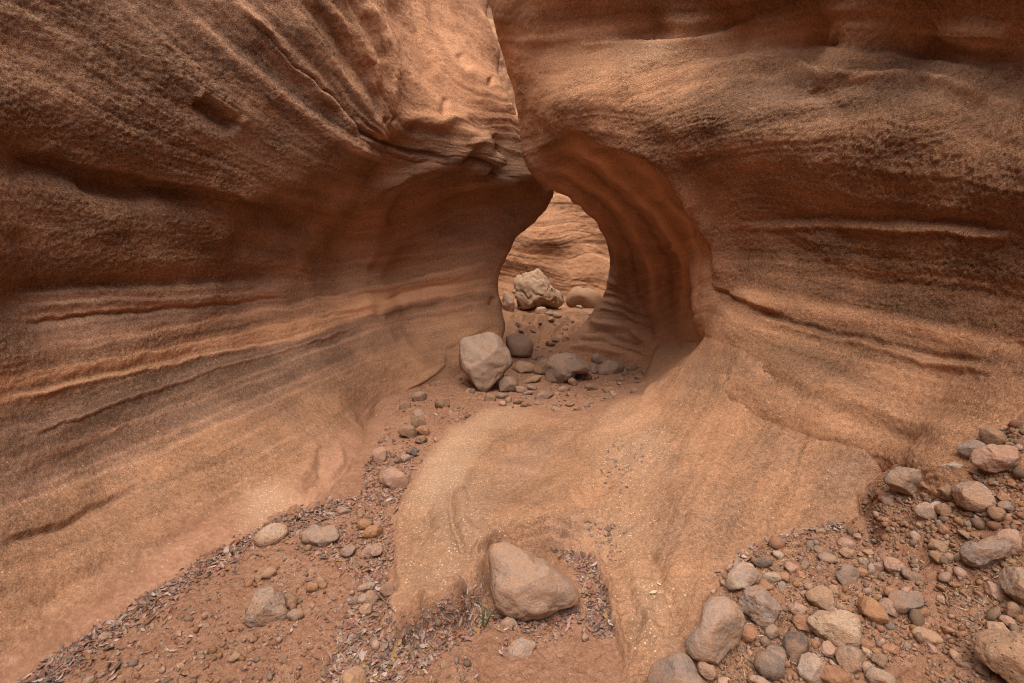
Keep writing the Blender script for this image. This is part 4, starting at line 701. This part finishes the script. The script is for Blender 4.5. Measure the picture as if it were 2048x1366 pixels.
def scatter(poly, count, size, where, group, hues):
    a = np.array(poly, float); x0, y0 = a.min(0); x1, y1 = a.max(0); n = 0; tries = 0
    while n < count and tries < count * 40:
        tries += 1; px = rs.uniform(x0, x1); py = rs.uniform(y0, y1)
        if not inside(np.array([px]), np.array([py]), poly)[0]: continue
        if any(((px - t[0]) / (t[2] + 3)) ** 2 + ((py - t[1]) / (t[3] + 3)) ** 2 < 1 for t in taken): continue
        p, nn, d = hit(px, py)
        if p is None or d > 14: continue
        r = size * math.exp(rs.normal(0, .5)); hue, word, _ = HUES[hues[rs.randint(len(hues))]]; k = rs.randint(len(shapes))
        if k not in protos:
            o = mesh_obj('pebble', *shapes[k], M_STONE); protos[k] = o
            at = o.data.attributes.new('pits', 'FLOAT', 'POINT'); at.data.foreach_set('value', np.full(len(shapes[k][0]), .15, np.float32))
        else:
            o = protos[k].copy(); scene.collection.objects.link(o)
        o.location = p + Vector((0, 0, r * .12)); o.scale = (r, r, r * rs.uniform(.75, 1.1)); o.rotation_euler = (rs.uniform(-.5, .5), rs.uniform(-.5, .5), rs.uniform(0, 6.28))
        c = C[hue]; q = rs.uniform(.8, 1.15); o.color = (c[0] * q, c[1] * q, c[2] * q, 1)
        o['label'] = 'small %s pebble %s' % (word, where); o['category'] = 'pebble'; o['group'] = group % word
        taken.append((px, py, r / d * FPX, r / d * FPX * .8)); n += 1
scatter(Z_BANK, 62, .017, 'among the straw and bigger stones of the lower right bank', 'small %s pebbles of the lower right bank', [0, 1, 2, 2, 3, 4])
scatter(Z_UPPER, 50, .017, 'in the crumbly dirt of the upper right bank', 'small %s pebbles of the upper right bank', [0, 1, 1, 2, 2])
scatter(Z_CORNER, 22, .014, 'near the boulders at the right edge', 'small %s pebbles at the right edge', [1, 2, 2, 4])
scatter(Z_LEFT, 46, .013, 'scattered over the dirt at lower left', 'small %s pebbles on the left dirt', [0, 1, 2, 3, 4])
scatter(Z_STRIP, 34, .022, 'in the litter of the narrow dirt strip', 'small %s pebbles of the dirt strip', [0, 1, 4])
scatter(Z_CHAN, 62, .036, 'on the shaded channel floor round the dark boulder', 'small %s pebbles on the channel floor', [0, 1, 1])

scatter([(1012,636),(1100,640),(1185,622),(1160,690),(1080,705),(1030,680)], 26, .045, 'on the sand of the far passage floor', 'small %s pebbles on the far passage floor', [0, 1, 4])
# gravel crumbs and leaf litter: too many to count
def spots(poly, count, jitter=0):
    a = np.array(poly, float); x0, y0 = a.min(0); x1, y1 = a.max(0); out = []; t = 0
    while len(out) < count and t < count * 12:
        t += 1; px = rs.uniform(x0, x1); py = rs.uniform(y0, y1)
        if not inside(np.array([px]), np.array([py]), poly)[0]: continue
        p, nn, d = hit(px, py)
        if p is not None and d < 10: out.append((p, nn))
    return out
def along(line, count, wid):
    L = np.array(line, float); seg = np.hypot(*(L[1:] - L[:-1]).T); cum = np.concatenate([[0], np.cumsum(seg)]); out = []
    for _ in range(count):
        t = rs.uniform(0, cum[-1]); px = np.interp(t, cum, L[:, 0]) + rs.normal(0, wid); py = np.interp(t, cum, L[:, 1]) + abs(rs.normal(0, wid)) * .9
        p, nn, d = hit(px, py)
        if p is not None and d < 10: out.append((p, nn))
    return out
def rot_rand():
    q = rs.normal(size=4); q /= np.linalg.norm(q); w, x, y, z = q
    return np.array([[1-2*(y*y+z*z), 2*(x*y-z*w), 2*(x*z+y*w)], [2*(x*y+z*w), 1-2*(x*x+z*z), 2*(y*z-x*w)], [2*(x*z-y*w), 2*(y*z+x*w), 1-2*(x*x+y*y)]])
def merged(name, parts, mat, cols):
    vs_ = []; fs = []; cs_ = []; off = 0
    for (v, f), c in zip(parts, cols): vs_.append(np.asarray(v, float).reshape(-1, 3)); fs += (f + off).tolist() if isinstance(f, np.ndarray) else [[i + off for i in q] for q in f]; off += len(v); cs_.append(np.tile(c, (len(v), 1)))
    o = mesh_obj(name, np.concatenate(vs_), fs, mat); a = o.data.attributes.new('hue', 'FLOAT_COLOR', 'POINT')
    cc = np.concatenate(cs_); cc = np.hstack([cc, np.ones((len(cc), 1))]); a.data.foreach_set('color', cc.astype(np.float32).ravel()); return o
def hue_material(name, rough, scale, amt):
    m, nt, b = nodes_of(name); a = nt.nodes.new('ShaderNodeAttribute'); a.attribute_name = 'hue'
    g = nt.nodes.new('ShaderNodeNewGeometry').outputs['Position']; n = nz(nt, g, scale, 3, .7)
    nt.links.new(mix(nt, 1.0, a.outputs['Color'], ramp(nt, n, [(.3, 1 - amt), (.7, 1.0)]), 'MULTIPLY'), b.inputs['Base Color']); b.inputs['Roughness'].default_value = rough; return m
M_CRUMB = hue_material('crumbs', .95, 180, .5); M_LEAF = hue_material('dry_leaves', .75, 300, .45)
pts = spots(Z_BANK, 2600) + spots(Z_UPPER, 2400) + spots(Z_CORNER, 800) + spots(Z_LEFT, 950) + spots(Z_STRIP, 900) + spots(Z_CHAN, 900) + spots([(1720,1000),(1760,960),(1800,1100),(1740,1080)], 250)
base, bf = ICO[1]; parts = []; cols = []
kinds = ['red', 'red', 'brown', 'brown', 'orange', 'pink', 'gb']
for p, nn in pts:
    r = .0048 * math.exp(rs.normal(0, .5)) * (2.1 if rs.rand() < .12 else 1); v = base * (1 + rs.uniform(-.22, .22, (len(base), 1))) * r * np.array([1, rs.uniform(.6, 1), rs.uniform(.5, .9)])
    parts.append((v @ rot_rand().T + np.array(p) + np.array([0, 0, r * .3]), bf)); cols.append(np.array(C[kinds[rs.randint(7)]]) * rs.uniform(.7, 1.1))
o = merged('gravel', parts, M_CRUMB, cols); o['kind'] = 'stuff'; o['label'] = 'fine reddish gravel crumbs over the dirt'; o['category'] = 'gravel'
LEAFC = [(.38, .22, .17), (.31, .17, .13), (.38, .27, .21), (.46, .34, .28), (.25, .12, .085), (.34, .14, .09), (.20, .14, .11), (.34, .20, .09), (.16, .11, .09), (.28, .18, .13)]
STRAWC = [(.50, .33, .17), (.42, .26, .13), (.55, .40, .25), (.34, .20, .11)]
lp = along([(60,1366),(160,1285),(280,1212),(400,1128),(490,1080),(560,1040),(640,1015),(700,990)], 2100, 17) + spots([(560,1030),(700,1000),(780,1010),(790,1100),(770,1200),(740,1180),(640,1120),(540,1080)], 1100) \
   + spots([(640,1366),(700,1200),(770,1180),(790,1260),(900,1190),(960,1170),(1000,1250),(900,1300),(800,1366)], 1700) + along([(790,1282),(860,1246),(930,1212),(980,1225),(1060,1240),(1160,1215)], 800, 16) \
   + spots([(1100,1095),(1180,1110),(1215,1180),(1230,1270),(1190,1280),(1165,1190),(1150,1140)], 700) + spots([(1000,1235),(1160,1215),(1190,1260),(1000,1320)], 160) + spots([(725,930),(770,900),(830,930),(800,1010),(720,1000)], 900) + spots([(850,850),(880,790),(960,800),(980,820),(900,850)], 260) \
   + spots(Z_LEFT, 420) + spots([(1170,1040),(1260,1050),(1230,1130),(1190,1100)], 60) + along([(1450,1150),(1510,1095),(1600,1062),(1700,1040)], 300, 12) + spots([(1240,1010),(1300,900),(1240,860),(1190,940)], 90)
sp = spots([(1440,1170),(1520,1095),(1640,1070),(1740,1070),(1760,1200),(1720,1320),(1450,1366)], 1300) + spots([(1880,1110),(2048,1060),(2048,1330),(1930,1300)], 700) + spots(Z_UPPER, 450) + spots(Z_LEFT, 350) + along([(1735,1000),(1790,935),(1880,890),(1970,850)], 160, 8)
parts = []; cols = []
def leaf(L, w, curl, fold):
    t = np.array([0, .3, .65, 1.0]); wd = np.array([.12, 1, .8, .05]) * w / 2; z = curl * L * (t - .5) ** 2 * 4
    v = []
    for i in range(4): v += [(t[i] * L - L / 2, -wd[i], z[i] + fold * wd[i]), (t[i] * L - L / 2, 0, z[i]), (t[i] * L - L / 2, wd[i], z[i] + fold * wd[i])]
    f = [];
    for i in range(3):
        for j in range(2): f.append([i * 3 + j, i * 3 + j + 1, i * 3 + j + 4, i * 3 + j + 3])
    return np.array(v), f
def lay(v, p, nn, tilt, lift):
    n = np.array(nn); n = n if n[2] > 0 else -n; n = n + rs.normal(0, tilt, 3); n /= np.linalg.norm(n); a = rs.normal(size=3); a -= n * (a @ n); a /= np.linalg.norm(a); b = np.cross(n, a)
    return v @ np.stack([a, b, n]) + np.array(p) + np.array([0, 0, lift])
for p, nn in lp:
    L = .022 * math.exp(rs.normal(0, .4)); v, f = leaf(L, L * rs.uniform(.22, .55), rs.uniform(-.1, .25), rs.uniform(-.2, .6))
    parts.append((lay(v, p, nn, .35, rs.uniform(.001, .008)), f)); cols.append(np.array(LEAFC[rs.randint(len(LEAFC))]) * rs.uniform(.75, 1.1))
for p, nn in sp:
    L = .03 * math.exp(rs.normal(0, .45)); v, f = leaf(L, rs.uniform(.0015, .0032), rs.uniform(-.12, .3), .3)
    parts.append((lay(v, p, nn, .22, rs.uniform(.001, .009)), f)); cols.append(np.array((STRAWC + LEAFC)[rs.randint(7)]) * rs.uniform(.75, 1.1))
o = merged('leaf_litter', parts, M_LEAF, cols); o['kind'] = 'stuff'; o['label'] = 'dry pinkish leaf litter and straw drifted along the rock edges'; o['category'] = 'leaf litter'

# a few things of their own among the litter
def tube(name, pts, r, col, label, cat, group=None):
    pts = [np.array(p) for p in pts]; v = []; f = []; k = 6
    for i, p in enumerate(pts):
        t = pts[min(i + 1, len(pts) - 1)] - pts[max(i - 1, 0)]; t /= np.linalg.norm(t); a = np.cross(t, [0, 0, 1.0]); a = a / (np.linalg.norm(a) + 1e-9); b = np.cross(a, t); rr = r * (1 - .6 * i / (len(pts) - 1))
        v += [np.asarray(p + rr * (math.cos(q) * a + math.sin(q) * b), float) for q in np.linspace(0, 2 * math.pi, k, endpoint=False)]
    for i in range(len(pts) - 1):
        for j in range(k): f.append([i * k + j, i * k + (j + 1) % k, (i + 1) * k + (j + 1) % k, (i + 1) * k + j])
    f += [list(range(k))[::-1], [(len(pts) - 1) * k + j for j in range(k)]]
    o = merged(name, [(np.array(v), f)], M_LEAF, [np.array(col)]); o['label'] = label; o['category'] = cat
    if group: o['group'] = group
    return o
def gp(px, py, lift=.006):
    p, nn, d = hit(px, py)
    return np.array(p) + np.array([0, 0, lift])
def twig(pl, r, label):
    c = [gp(*q, lift=.006 + .012 * (i % 2)) for i, q in enumerate(pl)]; fine = []
    for i in range(len(c) - 1):
        for t in np.linspace(0, 1, 4, endpoint=False): fine.append(c[i] * (1 - t) + c[i + 1] * t + rs.normal(0, r * .5, 3))
    tube('twig', fine + [c[-1]], r, (.25, .15, .09), label, 'twig', 'dry twigs on the ground')
twig([(757,1192),(775,1212),(795,1232),(810,1240)], .004, 'forked brown twig leaning over the end of the rock tongue')
twig([(727,1240),(745,1238),(762,1235)], .005, 'short stout twig lying left of the rock tongue')
twig([(862,1226),(885,1238),(905,1250),(918,1248)], .0035, 'thin pale twig in the litter below the rock tongue')
twig([(1172,1132),(1188,1120),(1200,1105)], .003, 'thin dark twig propped on the rock right of the main wedge stone')
twig([(1895,1180),(1890,1200),(1897,1215),(1912,1208)], .004, 'curled pale twig at the straw heap near the right edge')
twig([(1838,1140),(1860,1128),(1882,1122)], .003, 'straight twig above the curled pale twig')
twig([(630,1010),(600,1130),(612,1140)][1:], .003, 'short twig left of the upright tan stone')
# green blades beside the wedge stone
g0 = bpy.data.objects.new('grass_tuft', None); scene.collection.objects.link(g0); b0 = gp(968, 1252, 0); g0.location = b0
g0['label'] = 'few green grass blades growing beside the left end of the main wedge stone'; g0['category'] = 'grass'
for tip, hgt, w in [((945,1212), .075, .007), ((962,1188), .11, .006), ((972,1200), .10, .008), ((990,1215), .07, .009), ((983,1222), .06, .007)]:
    e = P(tip[0], tip[1], (b0[1]) / (CP + (683 - tip[1]) / FPX * SP)); v = []; root = np.array([rs.uniform(-.012, .012), rs.uniform(-.012, .012), -.004])
    for t in np.linspace(0, 1, 6):
        c = root * (1 - t) + (e - b0) * t + np.array([0, -.012 * math.sin(t * 3.1), .01 * math.sin(t * 3.1)]); ww = w / 2 * (1 - t ** 2.2)
        v += [c + np.array([-ww, 0, 0]), c + np.array([0, -.0015, 0]), c + np.array([ww, 0, 0])]
    f = [[i * 3 + j, i * 3 + j + 1, i * 3 + j + 4, i * 3 + j + 3] for i in range(5) for j in range(2)]
    q = merged('blade', [(np.array(v), f)], M_LEAF, [np.array((.14, .15, .055))]); q.parent = g0
def single_leaf(px, py, L, w, col, label, an):
    p, nn, d = hit(px, py); v, f = leaf(L, w, .06, .15); st = rs.get_state(); rs.seed(an); v = lay(v, p, nn, .08, .006); rs.set_state(st)
    o = merged('leaf', [(v, f)], M_LEAF, [np.array(col)]); o['label'] = label; o['category'] = 'leaf'
single_leaf(1306, 1187, .038, .022, (.62, .47, .28), 'pale cream leaf alone on the bare rock right of the main wedge stone', 3)
single_leaf(1318, 1170, .026, .012, (.60, .45, .28), 'narrow cream leaf just above the pale cream leaf', 5)
single_leaf(1082, 1240, .026, .018, (.55, .30, .10), 'yellow leaf in the litter under the main wedge stone', 8)
single_leaf(792, 1024, .06, .024, (.06, .055, .06), 'dark folded leaf at the mouth of the dirt strip', 4)
